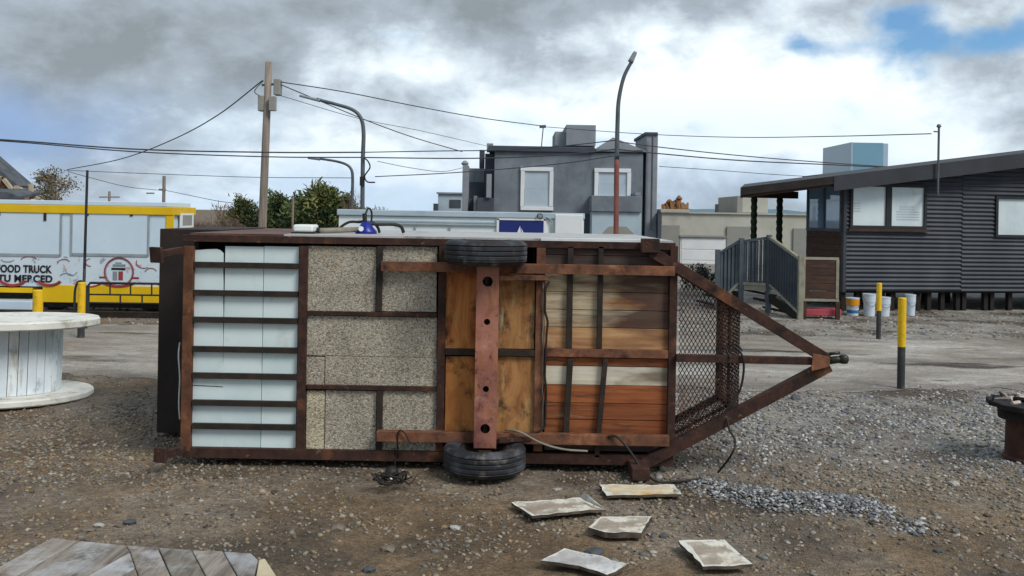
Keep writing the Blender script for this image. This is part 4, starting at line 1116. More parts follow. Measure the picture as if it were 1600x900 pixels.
for (x0, y0, x1, y1), m in (((176, 413, 196, 417), 'print_grey'), ((174, 418.5, 196, 422), 'print_black'), ((180, 410, 190, 412), 'print_grey'), ((176, 424, 183, 438), 'print_grey'), ((185, 424, 192, 438), 'print_red'), ((155, 432, 167, 435), 'print_red'), ((207, 433, 217, 436), 'print_red')):
    fp('printed_motif', x0, y0, x1, y1, .012, -.0085, m)
for cx, cy, rx, ry, a0, a1, m in ((100, 412, 10, 7, 180, 330, 'print_red'), (112, 422, 9, 8, 20, 200, 'print_grey'), (142, 410, 8, 6, 90, 260, 'print_red'), (225, 410, 12, 9, 60, 200, 'print_red'), (104, 432, 10, 5, 190, 350, 'print_grey'), (236, 428, 10, 9, 200, 330, 'print_red'), (45, 406, 12, 5, 180, 350, 'print_red'), (12, 405, 10, 4, 10, 180, 'print_grey')):
    arc(cx, cy, rx, ry, a0, a1, .007, m, n=12)

fr = thing('pipe_railing', 'low black pipe railing in front of the food truck skirt', 'railing', (P(190, 480, 14.9).x, 14.9, 0))
def rp(name, pts, r=.016): return MB().tube(pts, r, 6).build(name, 'steel_dark', fr)
D9 = 14.9
rp('rail', [Vector((P(138, 480, D9).x, D9, -.02)), P(138, 446, D9), P(141, 442, D9), P(330, 444.5, D9), Vector((P(332, 480, D9).x, D9, -.02))], .022)
rp('rail', [P(139, 460, D9), P(331, 462.5, D9)]); rp('rail', [P(139, 473, D9), P(331, 475.5, D9)])
for x in (172, 204, 237, 270, 302): rp('upright', [P(x, 443, D9), P(x, 461, D9)], .013)
for x in (188, 222, 254, 287): rp('upright', [P(x, 461, D9), P(x, 474, D9)], .013)
hp = thing('pipe_hoop', 'dark bent pipe hoop around the bollard beside the food truck', 'hoop', (P(121, 490, 13.6).x, 13.6, 0))
MB().tube(spline([Vector((P(117, 480, 13.6).x, 13.6, -.02)), P(116.5, 470, 13.6), P(118, 450, 13.6), P(123, 440, 13.6), P(130, 441, 13.6), P(134, 450, 13.6), P(135, 470, 13.6), Vector((P(135, 480, 13.6).x, 13.6, -.02))], 6), .018, 6).build('pipe', 'steel_dark', hp)
tag(MB().tube([G(129, 512), P(132, 420, 14.0), P(136.5, 266, 14.0)], .026, 8, .02).build('thin_pole', 'steel_dark', base=G(129, 512)), 'thin dark pole standing in front of the food truck', 'pole')
b0 = G(200, 496)
tag(MB().box(P(-40, 495, b0.y).x, P(300, 495, b0.y).x, b0.y, b0.y + .12, -.02, .09).build('ground_beam', 'iron_black', bevel=.01, base=(b0.x, b0.y, 0)), 'long dark beam lying on the ground before the food truck', 'beam')

# ------------------------------------------------------------------ dark corrugated cabin on stilts at the right
cx0, cy0, ang = 6.76, 18.2, math.atan2(.171, .985)
CB = Vector((cx0, cy0, 0)); e1, e2 = Vector((math.cos(ang), math.sin(ang), 0)), Vector((-math.sin(ang), math.cos(ang), 0))
cb = thing('cabin', 'dark corrugated cabin on stilts with sloping roof and porch, at the right', 'cabin', CB, rz=ang)
def fu(px, py, v=0.0):
    """photo pixel -> (u, z) on the cabin plane v metres behind its front wall"""
    a = P(px, py, 1.0); d = Vector((a.x, a.y, a.z - H)); o = Vector((0, 0, H)); t = (CB + e2 * v - o).dot(e2) / d.dot(e2); q = o + d * t
    return (q - CB).dot(e1), q.z
def fv(px, py, u=0.0):
    """photo pixel -> (v, z) on the cabin end wall at u"""
    a = P(px, py, 1.0); d = Vector((a.x, a.y, a.z - H)); o = Vector((0, 0, H)); t = (CB + e1 * u - o).dot(e1) / d.dot(e1); q = o + d * t
    return (q - CB).dot(e2), q.z
UE, VB = 9.5, 3.3
ZF = fu(1400, 455)[1]
ra, rb = fu(1158, 293, -.35), fu(1600, 240, -.35)
def roof_z(u): return ra[1] + (u - ra[0]) * (rb[1] - ra[1]) / (rb[0] - ra[0])
U_ = lambda px, py=340: fu(px, py)[0]
Z_ = lambda px, py: fu(px, py)[1]
w1 = (U_(1327), U_(1446), Z_(1386, 357), Z_(1386, 288)); w2 = (U_(1554), U_(1554) + 1.3, Z_(1576, 371), Z_(1576, 307))
def corr(rects, name, mname):
    m = MB(); uj = U_(1503)
    for u0, u1, z0, z1 in rects:
        ph = .03 if u0 >= uj - .01 else 0.0            # the sheets right of the joint sit a little lower
        nu = max(1, int((u1 - u0) / .3)); us = [u0 + (u1 - u0) * k / nu for k in range(nu + 1)]
        per = .088; k0, k1 = z0, z1; nz = int((z1 - z0) / (per / 6)) + 1; o = len(m.v)
        zs = [z0 + (z1 - z0) * k / nz for k in range(nz + 1)]
        for z in zs:
            for u in us: m.v.append(Vector((u, -.012 + .016 * math.cos((z - ZF + ph) / per * 2 * math.pi), min(z, roof_z(u) - .21))))
        n = len(us)
        m.f += [(o + i * n + j, o + i * n + j + 1, o + (i + 1) * n + j + 1, o + (i + 1) * n + j) for i in range(nz) for j in range(n - 1)]
    return m.build(name, mname, cb, smooth=True)
ztop = roof_z(UE)
corr([(0.03, w1[0], ZF, ztop), (w1[0], w1[1], ZF, w1[2]), (w1[0], w1[1], w1[3], ztop), (w1[1], U_(1503), ZF, ztop), (U_(1503), w2[0], ZF, ztop), (w2[0], w2[1], ZF, w2[2]), (w2[0], w2[1], w2[3], ztop), (w2[1], UE, ZF, ztop)], 'siding', 'siding')
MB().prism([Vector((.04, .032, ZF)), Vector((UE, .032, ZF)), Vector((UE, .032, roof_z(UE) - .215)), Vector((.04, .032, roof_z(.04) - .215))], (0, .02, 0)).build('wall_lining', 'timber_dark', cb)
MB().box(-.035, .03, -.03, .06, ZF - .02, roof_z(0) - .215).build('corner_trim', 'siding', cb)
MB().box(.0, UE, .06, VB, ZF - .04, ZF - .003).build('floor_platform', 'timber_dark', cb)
def window(u0, u1, z0, z1, mull, gl='glass_reflect'):
    f = MB(); fw = .055
    f.box(u0, u1, -.05, .02, z0, z0 + fw).box(u0, u1, -.05, .02, z1 - fw, z1).box(u0, u0 + fw, -.05, .02, z0 + fw, z1 - fw).box(u1 - fw, u1, -.05, .02, z0 + fw, z1 - fw)
    edges = [u0 + fw]
    for q in mull: f.box(q - .06, q + .06, -.05, .02, z0 + fw, z1 - fw); edges += [q - .06, q + .06]
    edges.append(u1 - fw)
    o = f.build('window', 'steel_dark', cb)
    for a, b in zip(edges[::2], edges[1::2]): MB().box(a, b, -.01, .004, z0 + fw, z1 - fw).build('pane', gl, o)
    return o
wn1 = window(*w1, [U_(1387)]); window(*w2, [])
for x0, x1, ys_ in ((1332, 1344, (318, 322, 326, 330)), (1405, 1428, (323, 327)), (1400, 1436, (331, 335, 339, 343))):
    for y in ys_:                                      # faint unreadable notices stuck behind the glass
        MB().box(U_(x0, y), U_(x1, y), -.0125, -.0105, Z_(x0, y + .9), Z_(x0, y - .9)).build('notice_line', 'notice_print', wn1)
MB().box(w1[0] - .05, w1[1] + .05, -.09, -.052, w1[2] - .06, w1[2] - .005).build('window_sill', 'timber_brown', cb)
# end wall of the bay: two panes over brown boards
VE = 1.5
vz = lambda px, py: fv(px, py)
zs0 = fv(1290, 361)[1]; zt0 = fv(1290, 291)[1]
m = MB()
for k in range(9):
    z0 = ZF + (zs0 - ZF) * k / 9
    MB().box(-.03 - .006 * (k % 2), -.004, .065, VE, z0 + .003, ZF + (zs0 - ZF) * (k + 1) / 9).build('wall_board', 'timber_brown', cb)
f = MB(); f.box(-.05, .0, .065, VE, zs0 + .001, zs0 + .06).box(-.05, .0, .065, VE, zt0, zt0 + .06)
for v in (.065, VE * .5 - .02, VE - .07): f.box(-.049, -.001, v, v + .06, zs0 + .061, zt0 - .001)
o = f.build('window', 'rail_slate', cb)
for a, b in ((.127, VE * .5 - .022), (VE * .5 + .042, VE - .072)): MB().box(-.025, -.015, a, b, zs0 + .061, zt0 - .001).build('pane', 'glass_sky', o)
MB().box(-.03, .0, .065, VE, zt0 + .061, roof_z(0) - .215).build('wall_board', 'siding', cb)
# inner wall behind the porch
uh = fu(1268, 340, VB)[0]
MB().box(.0, uh + .06, VE + .003, VE + .06, ZF, roof_z(0) - .215).build('porch_wall', 'timber_brown', cb)
MB().box(uh, uh + .06, VE + .063, VB, ZF, roof_z(0) - .215).build('porch_wall', 'timber_brown', cb)
MB().box(uh + .063, UE, VB - .06, VB, ZF, roof_z(0) - .25).build('rear_wall', 'siding', cb)
MB().box(UE - .05, UE, .06, VB - .07, ZF, roof_z(UE) - .25).build('side_wall', 'siding', cb)
# roof slab, soffit and fascia
def slab_poly(poly, t0, t1, name, mname):
    n = len(poly); vs = [(u, v, roof_z(u) - t) for t in (t1, t0) for u, v in poly]
    return MB().add(vs, [tuple(range(n))[::-1], tuple(range(n, 2 * n))] + [(i, (i + 1) % n, n + (i + 1) % n, n + i) for i in range(n)]).build(name, mname, cb)
def slab(u0, u1, v0, v1, t0, t1, name, mname): return slab_poly([(u0, v0), (u1, v0), (u1, v1), (u0, v1)], t0, t1, name, mname)
uf = fu(1303, 275, -.35)[0]
VP_ = 2.55                                              # the porch roof is shallower than the main roof
rpoly = [(ra[0], -.33), (UE + .3, -.33), (UE + .3, VB + .3), (uh - .1, VB + .3), (uh - .1, VP_), (fu(1163, 300, VP_)[0], VP_)]
slab_poly(rpoly, 0.0, .09, 'roof', 'roof_dark')
slab_poly([(u + (.01 if i in (0, 5) else 0), v + (.03 if i < 2 else -.02)) for i, (u, v) in enumerate(rpoly)], .0905, .205, 'soffit', 'porch_brown')
slab(uf, UE + .3, -.36, -.331, -.01, .29, 'fascia', 'roof_dark')
slab(ra[0] - .005, uf - .004, -.352, -.331, -.005, .15, 'fascia', 'timber_dark')
MB().beam((fu(1166, 300, 2.4)[0], 2.4, fu(1200, 304, 2.4)[1]), (.2, 2.4, fu(1200, 304, 2.4)[1]), .12, .16).build('porch_beam', 'timber_brown', cb)
# porch deck, posts and stilts
ud0 = fu(1170, 450, 2.4)[0]
MB().box(ud0, -.06, VE + .1, 2.7, ZF - .12, ZF).build('porch_deck', 'timber_brown', cb)
for px, v in ((1178, 2.4), (1218, 2.4)):
    u = fu(px, 340, v)[0]
    m = MB()
    for k in range(12):
        z0 = ZF + (fu(1200, 308, 2.4)[1] - ZF) * k / 12; z1 = ZF + (fu(1200, 308, 2.4)[1] - ZF) * (k + 1) / 12
        m.lathe((u, v, 0), [(.062, z0), (.078, (z0 + z1) / 2), (.062, z1)], 10)
    m.build('porch_post', 'post_green', cb, smooth=True)
rn = random.Random(2)
for px in (1322, 1345, 1384, 1399, 1440, 1457, 1478, 1502, 1512, 1546, 1556, 1584, 1620, 1660, 1720):
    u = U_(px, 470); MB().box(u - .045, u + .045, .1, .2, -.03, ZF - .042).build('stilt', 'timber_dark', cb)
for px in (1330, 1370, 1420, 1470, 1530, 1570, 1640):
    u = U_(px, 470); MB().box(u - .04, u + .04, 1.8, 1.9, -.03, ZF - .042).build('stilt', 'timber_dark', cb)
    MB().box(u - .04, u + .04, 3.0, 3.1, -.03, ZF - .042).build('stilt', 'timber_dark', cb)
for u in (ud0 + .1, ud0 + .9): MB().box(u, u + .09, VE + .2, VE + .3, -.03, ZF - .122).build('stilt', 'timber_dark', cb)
# service mast on the front wall
um, _ = fu(1466, 260, -.42); zb_, zt_ = fu(1466, 305, -.42)[1], fu(1466, 198, -.42)[1]
ms = MB().tube([(um, -.42, zb_), (um, -.42, zt_)], .022, 8).build('service_mast', 'pole_steel', cb)
MB().box(um - .03, um + .03, -.4, -.035, zb_ + .02, zb_ + .05).build('bracket', 'pole_steel', ms)
MB().tube([(um - .11, -.42, zt_ - .10), (um, -.42, zt_ - .10)], .016, 6).build('insulator', 'pole_steel', ms)
MB().lathe((um, -.42, 0), [(.02, zt_ - .02), (.05, zt_), (.03, zt_ + .05)], 10).build('cap', 'pole_steel', ms)

# porch stairs with slatted railings (left of the cabin)
sb = G(1205, 492)
stc = thing('porch_stairs', 'grey wooden stairs and railings leading up to the cabin porch', 'stairs', (sb.x, sb.y, 0))
A = {1120: G(1120, 484), 1157: G(1157, 486), 1200: G(1200, 489), 1250: G(1250, 498)}
tops = {1120: 390, 1157: 372, 1200: 367, 1250: 399}
zt = {k: P(k, tops[k], A[k].y).z for k in A}
for k in A: MB().box(A[k].x - .045, A[k].x + .045, A[k].y - .045, A[k].y + .045, -.02, zt[k]).build('newel_post', 'timber_pale' if k == 1250 else 'rail_slate', stc)
zdk = P(1178, 445, A[1157].y).z
low = {1120: .14, 1157: zdk + .03, 1200: zdk + .03, 1250: .12}
for a, b in ((1120, 1157), (1157, 1200), (1200, 1250)):
    p, q = A[a], A[b]; n = Vector((q.x - p.x, q.y - p.y, 0)); t = n.normalized()
    p2, q2 = p + t * .05, q - t * .05
    zl = lambda f: low[a] + (low[b] - low[a]) * f
    zh = lambda f: zt[a] - .06 + (zt[b] - zt[a]) * f
    MB().beam(Vector((p2.x, p2.y, zh(0))), Vector((q2.x, q2.y, zh(1))), .06, .05).build('handrail', 'timber_pale' if b == 1250 else 'rail_slate', stc)
    MB().beam(Vector((p2.x, p2.y, zl(0))), Vector((q2.x, q2.y, zl(1))), .05, .05).build('bottom_rail', 'timber_pale', stc)
    if a != 1157:
        bk = e2 * .03
        MB().prism([Vector((p2.x, p2.y, zl(0) + .03)) + bk, Vector((q2.x, q2.y, zl(1) + .03)) + bk, Vector((q2.x, q2.y, zh(1) - .03)) + bk, Vector((p2.x, p2.y, zh(0) - .03)) + bk], e2 * .008).build('infill_panel', 'shade_mesh', stc)
    nb = max(4, int(n.length / .085))
    for k in range(nb):
        f = (k + .5) / nb; c = p2.lerp(q2, f)
        MB().box(c.x - .028, c.x + .028, c.y - .012, c.y + .012, zl(f) + .027, zh(f) - .027).build('baluster', 'rail_slate', stc)
# landing, treads and stringers
pb = e2 * 1.15
MB().prism([Vector((A[1157].x, A[1157].y, zdk - .1)), Vector((A[1200].x, A[1200].y, zdk - .1)), Vector((A[1200].x, A[1200].y, zdk - .1)) + pb, Vector((A[1157].x, A[1157].y, zdk - .1)) + pb], (0, 0, .1)).build('landing', 'timber_pale', stc)
for (a, b) in ((1200, 1250), (1157, 1120)):
    p, q = A[a], A[b]
    for k in range(3):
        f0, f1 = (k + .05) / 3, (k + .98) / 3; z = zdk * (1 - (k + 1) / 3.6)
        c0, c1 = p.lerp(q, f0), p.lerp(q, f1); c0.z = c1.z = z - .04
        MB().prism([c0 + e2 * .06, c1 + e2 * .06, c1 + pb, c0 + pb], (0, 0, .04)).build('tread', 'timber_dark', stc)
    MB().beam(Vector((p.x, p.y, zdk - .2)) + e2 * .05, Vector((q.x, q.y, .02)) + e2 * .05, .05, .16).build('stringer', 'timber_dark', stc)
# gate panel to the right of the stairs
gp = G(1282, 497)
gt = thing('porch_gate', 'brown panelled gate with pale frame between stairs and cabin wall', 'gate', (gp.x, gp.y, 0))
dg_ = A[1250].y + .02
m = MB()
for q in ((1254, 402, 1311, 406), (1254, 467, 1311, 471), (1254, 406.3, 1258.5, 466.7), (1306.5, 406.3, 1311, 466.7)): m.pbox(*q, dg_, dg_ + .05)
m.build('frame', 'timber_pale', gt)
for k in range(5): MB().pbox(1259, 407 + k * 12, 1306, 418.2 + k * 12, dg_ + .012, dg_ + .035).build('panel_board', 'timber_brown', gt)
for x in (1256.5, 1309):
    c = P(x, 471, dg_ + .025); MB().box(c.x - .04, c.x + .04, c.y - .02, c.y + .02, -.02, c.z + .002).build('foot', 'timber_brown', gt)
rb_ = G(1284, 497)
tag(MB().pbox(1253, 483, 1315, 494, rb_.y - .05, rb_.y + .25).build('red_board', 'red_board', bevel=.02, base=(rb_.x, rb_.y, 0)), 'pinkish red board lying under the gate beside the cabin', 'board')

# buckets and drums under the cabin
def bucket(px, yb, ytop, wpx, label, body, band=None, handle=True):
    c = G(px, yb); r = wpx / 2 * c.y / F; z1 = P(px, ytop, c.y).z
    t = thing('bucket', label, 'bucket', (c.x, c.y, 0), 'buckets and drums under the cabin')
    MB().lathe((c.x, c.y, 0), [(r * .86, -.008), (r * .95, z1 * .6), (r * 1.0, z1 * .62), (r, z1 * .93), (r * 1.04, z1 * .94), (r * 1.04, z1)], 24).build('shell', body, t)
    if band:
        MB().lathe((c.x, c.y, 0), [(r * 1.005, z1 * .55), (r * 1.02, z1 * .62), (r * 1.015, z1 * .92)], 24).build('upper_band', band, t)
        MB().lathe((c.x, c.y, 0), [(r * .9, z1 * .12), (r * .93, z1 * .3)], 24).build('lower_band', 'plastic_blue', t)
    MB().tube(spline([Vector((c.x - r * 1.05, c.y, z1 * .9)), Vector((c.x - r * .7, c.y - r * .85, z1 * .55)), Vector((c.x, c.y - r * 1.1, z1 * .45)), Vector((c.x + r * .7, c.y - r * .85, z1 * .55)), Vector((c.x + r * 1.05, c.y, z1 * .9))]), .004, 5).build('handle', 'pole_steel', t)
bucket(1332, 492, 465, 20, 'orange and white plastic bucket under the cabin corner', 'plastic_white', 'plastic_orange')
bucket(1358, 493, 459, 19, 'left one of two tall white drums side by side under the cabin', 'plastic_white')
bucket(1380, 493, 464, 21, 'right one of two white drums side by side under the cabin', 'plastic_white')
bucket(1422, 492, 460, 16, 'white drum standing behind the taller bollard under the cabin', 'plastic_white')

# ------------------------------------------------------------------ background buildings
DK = 20.0
kk = thing('white_kiosk', 'long low white kiosk behind the trailer with a blue sail sign', 'kiosk', (P(720, 400, DK).x, DK + 1, 0))
def kp(name, a, b, c, d, front, back, m, bevel=0.0, parent=None, D=DK, ground=False):
    mb = MB().pbox(a, b, c, d, D - front, D + back)
    if ground:
        for v in mb.v:
            if v.z < P((a + c) / 2, (b + d) / 2, D).z: v.z = -.02
    return mb.build(name, m, parent or kk, bevel=bevel)
kp('wall', 529, 340, 912, 400, 0, 2.3, 'kiosk_white', ground=True)
kp('roof_edge', 526, 330, 914, 339.5, .06, 2.36, 'stucco_blue', .02)
kp('eave_line', 560, 345, 778, 347, .03, -.001, 'stucco_blue')
kp('counter_rail', 620, 350.5, 778, 352, .05, -.001, 'frame_grey')
for x in (648, 702): kp('rail_upright', x, 352.3, x + 1.5, 372, .045, -.001, 'frame_grey')
kp('side_panel', 867, 335, 911, 372, .08, -.001, 'window_white', .02)
MB().tube(spline([P(863, 375, DK - .05), P(863, 352, DK - .05), P(860, 343, DK - .05), P(853, 338.5, DK - .05)]), .02, 6).build('corner_tube', 'frame_grey', kk)
sg = kp('sign', 780, 344.5, 849, 372, .05, -.001, 'sign_blue')
for tri in (((806, 368), (812.5, 353), (815, 368)), ((816, 368), (814.5, 356), (820, 368)), ((800, 370), (824, 370), (820, 373), (804, 373))):
    MB().prism([P(x, y, DK - .056) for x, y in tri], (0, .005, 0)).build('sail_motif', 'logo_white', sg)
for q in ((776, 341.5, 779.6, 372), (849.4, 341.5, 853, 372), (776, 341.5, 853, 344.2)): kp('frame', *q, .06, -.001, 'window_white', parent=sg)
MB().tube([P(843.5 + 4 * math.cos(t * .5236), 338 + 4 * math.sin(t * .5236), DK - .1) for t in range(13)], .012, 5).build('ring', 'cable_black', kk)

DH = 32.0
hs = thing('grey_house', 'two storey grey rendered house with white framed windows and roof boxes', 'house', (P(880, 400, DH).x, DH + 4, 0))
def hp_(name, a, b, c, d, front, back, m, bevel=0.0, parent=None, ground=False): return kp(name, a, b, c, d, front, back, m, bevel, parent or hs, DH, ground)
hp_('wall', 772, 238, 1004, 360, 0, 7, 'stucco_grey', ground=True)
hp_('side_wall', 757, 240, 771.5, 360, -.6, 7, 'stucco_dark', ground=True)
hp_('parapet', 763, 228.5, 930, 237.5, .12, 7.1, 'stucco_dark', .03)
hp_('parapet', 930.5, 233, 1006, 237.6, .1, 7.1, 'stucco_grey', .03)
MB().prism([P(930, 232.5, DH - .1), P(958, 214.5, DH - .1), P(1012, 237, DH - .1)], (0, 5, 0)).build('gable', 'stucco_light', hs)
hp_('roof_box', 884.5, 195, 931, 228, -.6, 3, 'stucco_light', .02)
hp_('roof_box', 867, 205.5, 884, 228, -.9, 3, 'stucco_light', .02)
hp_('chimney', 760.5, 224, 770.5, 238, -.5, .6, 'stucco_light')
hp_('pillar', 1009, 208, 1027, 360, -.1, 3, 'stucco_light', .02, ground=True)
hp_('pillar_cap', 1008, 206.5, 1028, 211, -.05, 3.02, 'stucco_dark')
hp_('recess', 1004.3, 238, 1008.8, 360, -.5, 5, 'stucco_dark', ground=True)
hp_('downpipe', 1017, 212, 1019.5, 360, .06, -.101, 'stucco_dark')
def hwin(a, b, c, d, inner, name='window'):
    o = MB()
    for q in ((a, b, c, b + 6), (a, d - 6, c, d), (a, b + 6.1, a + 6, d - 6.1), (c - 6, b + 6.1, c, d - 6.1)): o.pbox(*q, DH - .09, DH + .02)
    o = o.build(name, 'window_white', hs)
    for k in range(2): hp_('pane', a + 6.2, b + 6.2 + k * (d - b - 12) / 2, c - 6.2, b + 6 + (k + 1) * (d - b - 12) / 2, .03 + .012 * k, .0, inner, parent=o)
hwin(813.5, 261, 864.5, 328.5, 'pane_reflect'); hwin(929, 263, 986, 312, 'pane_reflect')
hp_('balcony', 924, 306, 1003, 331, 1.0, -.001, 'stucco_grey', .02)
hp_('balcony_pier', 993, 300.5, 1001, 305.6, .9, -.001, 'stucco_light')
hp_('lower_wall', 925, 331.5, 1002, 360, .9, -.001, 'stucco_blue', ground=True)
MB().prism([P(940, 366, DH - .93), P(951, 354, DH - .93), P(979, 354, DH - .93), P(991, 366, DH - .93), P(991, 380, DH - .93), P(940, 380, DH - .93)], (0, .025, 0)).build('arched_opening', 'stucco_taupe', hs)
hp_('entrance', 911.5, 334, 924.5, 375, .05, -.001, 'stucco_dark')
hp_('gate_pier', 1028, 333, 1033.5, 375, .3, .5, 'stucco_dark', ground=True)
# stepped left wing
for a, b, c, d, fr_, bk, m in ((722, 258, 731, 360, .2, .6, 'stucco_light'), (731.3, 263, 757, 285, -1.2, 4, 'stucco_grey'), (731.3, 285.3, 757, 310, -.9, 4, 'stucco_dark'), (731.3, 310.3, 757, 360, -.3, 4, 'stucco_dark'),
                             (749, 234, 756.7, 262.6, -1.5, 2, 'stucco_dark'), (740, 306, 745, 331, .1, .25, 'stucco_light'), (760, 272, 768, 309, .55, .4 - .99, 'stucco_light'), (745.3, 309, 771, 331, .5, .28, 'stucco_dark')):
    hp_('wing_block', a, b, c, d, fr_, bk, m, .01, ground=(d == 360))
MB().lathe(P(726.5, 258, DH), [(.1, 0), (.14, .06), (.05, .16)], 10).build('wing_finial', 'stucco_light', hs)

DB = 44.0
bh = thing('pale_blue_house', 'small pale blue house left of the grey house', 'house', (P(700, 380, DB).x, DB + 2, 0))
kp('wall', 684, 303, 724, 360, 0, 4, 'stucco_blue', parent=bh, D=DB, ground=True)
kp('awning', 677, 318, 683.5, 330, .5, 1.5, 'stucco_dark', parent=bh, D=DB)
kp('side_wing', 677.5, 330.5, 683.5, 360, -.2, 3, 'stucco_dark', parent=bh, D=DB, ground=True)
kp('roof_edge', 682, 300.5, 724, 303, .1, 4.1, 'stucco_light', parent=bh, D=DB)
kp('window', 702, 312, 720, 325, .02, -.001, 'stucco_dark', parent=bh, D=DB)

DC = 36.0
cr = thing('cream_building', 'low cream building with a white garage door behind the drawbar', 'building', (P(1150, 400, DC).x, DC + 3, 0))
def cp_(name, a, b, c, d, front, back, m, bevel=0.0, ground=False, parent=None): return kp(name, a, b, c, d, front, back, m, bevel, parent or cr, DC, ground)
cp_('wall', 1034, 335, 1275, 360, 0, 6, 'stucco_cream', ground=True)
cp_('parapet', 1033, 332.5, 1276, 334.8, .08, 6.1, 'stucco_cream')
cp_('parapet_block', 1032, 327, 1077, 332.3, .1, 5, 'stucco_cream', .02)
cp_('pier', 1033, 352, 1062, 372, .08, -.001, 'stucco_taupe', ground=True)
cp_('pier', 1136, 354, 1172, 372, .08, -.001, 'stucco_taupe', ground=True)
cp_('pier', 1240, 357, 1262, 372, .08, -.001, 'stucco_taupe', ground=True)
cp_('lintel', 1062.5, 368, 1135.5, 371, .12, -.001, 'stucco_taupe')
gd = cp_('garage_door', 1063, 372, 1135, 395, .04, -.001, 'window_white', ground=True)
for k in range(4): cp_('door_panel', 1065, 374 + k * 17, 1133, 389.5 + k * 17, .055, -.041, 'window_white', .01, parent=gd)
cp_('upper_block', 1160, 306, 1200, 332.3, -.6, 4, 'stucco_cream'); cp_('upper_block', 1152, 306.5, 1159.8, 332.3, -.6, 4, 'stucco_taupe')
cp_('vent_pipe', 1118.5, 319, 1123, 332.3, -.4, .55, 'stucco_dark')
pl_ = MB(); rn = random.Random(9)
for k in range(16):
    x = 1036 + 38 * k / 15; h = 320 - 5 * math.sin(math.pi * k / 15) + rn.uniform(-2, 2)
    pl_.beam(P(x, 328, DC - .02), P(x + rn.uniform(-2, 2), h, DC + rn.uniform(0, .5)), .09, .12)
pl_.lathe(P(1046, 320, DC + .2), [(.08, 0), (.16, .1), (.05, .22)], 8).lathe(P(1061, 318, DC + .2), [(.12, 0), (.08, .12), (.14, .2), (.03, .33)], 8)
pl_.build('roof_ornament', 'terracotta', cr)

DG = 70.0
tw = thing('blue_tower', 'far glassy pale blue tower block behind the cabin roof', 'tower block', (P(1355, 330, DG).x, DG + 3, 0))
xa, xb = P(1332, 244, DG).x, P(1380, 244, DG).x; zt2 = P(1355, 223, DG).z
MB().box(xa, xb, DG, DG + .3, -.02, zt2).build('glass_face', 'tower_glass', tw)
MB().box(xa - .1, xa, DG - .02, DG + 6.4, -.02, zt2 + .02).build('side_wall', 'tower_side', tw)
MB().box(xa + .003, xb, DG + .31, DG + 6.3, -.02, zt2 - .02).build('core', 'tower_side', tw)
MB().box(xb + .003, xb + .5, DG + .3, DG + 5, -.02, zt2 - .01).build('end_strip', 'tower_side', tw)

hl = MB()
for i in range(60):
    x = 120 + i * 9; z = 9 + 5 * mnoise.noise(Vector((i * .13, 0, 2))) + 2 * mnoise.noise(Vector((i * .5, 0, 5)))
    for y, k in ((600, 0), (620, .8), (680, 1.0), (900, 0)): hl.v.append(Vector((x, y, -2 + (z + 2) * k)))
hl.f = [(i * 4 + j, (i + 1) * 4 + j, (i + 1) * 4 + j + 1, i * 4 + j + 1) for i in range(59) for j in range(3)]
structure(hl.build('hills', 'hill_blue', smooth=True))

DL = 34.0
lh = thing('gabled_house', 'house with dark slate gable roof and timbered brick wall at the far left', 'house', (P(-40, 360, DL).x, DL + 3, 0))
for sx_, tip in ((1, 28), (-1, -148)):
    MB().prism([P(tip, 290, DL), P(tip - 3 * sx_, 295, DL), P(-60 + .2 * sx_, 220, DL), P(-60 + .2 * sx_, 214, DL)], (0, 1.25, 0)).build('roof', 'roof_slate', lh)
MB().prism([P(-140, 300, DL + .3), P(18, 300, DL + .3), P(-60, 226, DL + .3)], (0, .9, 0)).build('gable_wall', 'brick_warm', lh)
MB().box(P(-140, 300, DL).x, P(22, 300, DL).x, DL + .3, DL + 1.2, -.02, P(0, 300, DL + .3).z - .002).build('wall', 'brick_warm', lh)
MB().prism([P(30, 307, DL - 1.3), P(30, 311, DL - 1.3), P(-100, 311, DL - 1.3), P(-100, 300, DL - 1.3), P(10, 300, DL - 1.3)], (0, 1.5, .2)).build('porch_roof', 'roof_slate', lh)
for a, b in (((6, 280), (24, 302)), ((30, 294), (62, 312)), ((0, 275), (-10, 300)), ((26, 290), (26, 306)), ((48, 287), (50, 311)), ((34, 294), (34, 312))):
    MB().beam(P(*a, DL - .08), P(*b, DL - .08), .14, .12).build('timber', 'beam_cream', lh)

# leafy clumps standing in for low dark car-like shapes before the garage door
def shrub(px, yb, ytop, wpx, label, seed):
    c = G(px, yb); z1 = P(px, ytop, c.y).z; R_ = wpx / 2 * c.y / F; rn = random.Random(seed)
    t = thing('dark_stand_in', label, 'shrub', (c.x, c.y, 0), 'low dark stand-ins before the cream building')
    m = MB(); vs, fs, tn = [], [], []
    for k in range(14):
        a = rn.uniform(0, 6.28); e = Vector((c.x + R_ * .8 * math.cos(a), c.y + R_ * .8 * math.sin(a), z1 * rn.uniform(.6, .95)))
        m.tube([Vector((c.x, c.y, -.02)), Vector((c.x, c.y, 0)).lerp(e, .5) + Vector((0, 0, .08)), e], .012, 4, .005)
        for _ in range(70):
            p = e + Vector((rn.gauss(0, .22) * R_, rn.gauss(0, .22) * R_, -abs(rn.gauss(0, .3)) * z1)); u = Vector((rn.gauss(0, 1), rn.gauss(0, 1), rn.gauss(0, 1))).normalized() * .035; v = u.cross(Vector((rn.gauss(0, 1), rn.gauss(0, 1), 1))).normalized() * .02
            o = len(vs); vs += [p - u, p - v, p + u, p + v]; fs.append((o, o + 1, o + 2, o + 3)); tn += [(*[x * rn.uniform(.7, 1.3) for x in lin('#2a3230')[:3]], 1)] * 4
    m.build('stems', 'bark', t)
    mm = MB(); mm.v, mm.f, mm.tone = vs, fs, tn; mm.build('foliage', 'foliage', t)
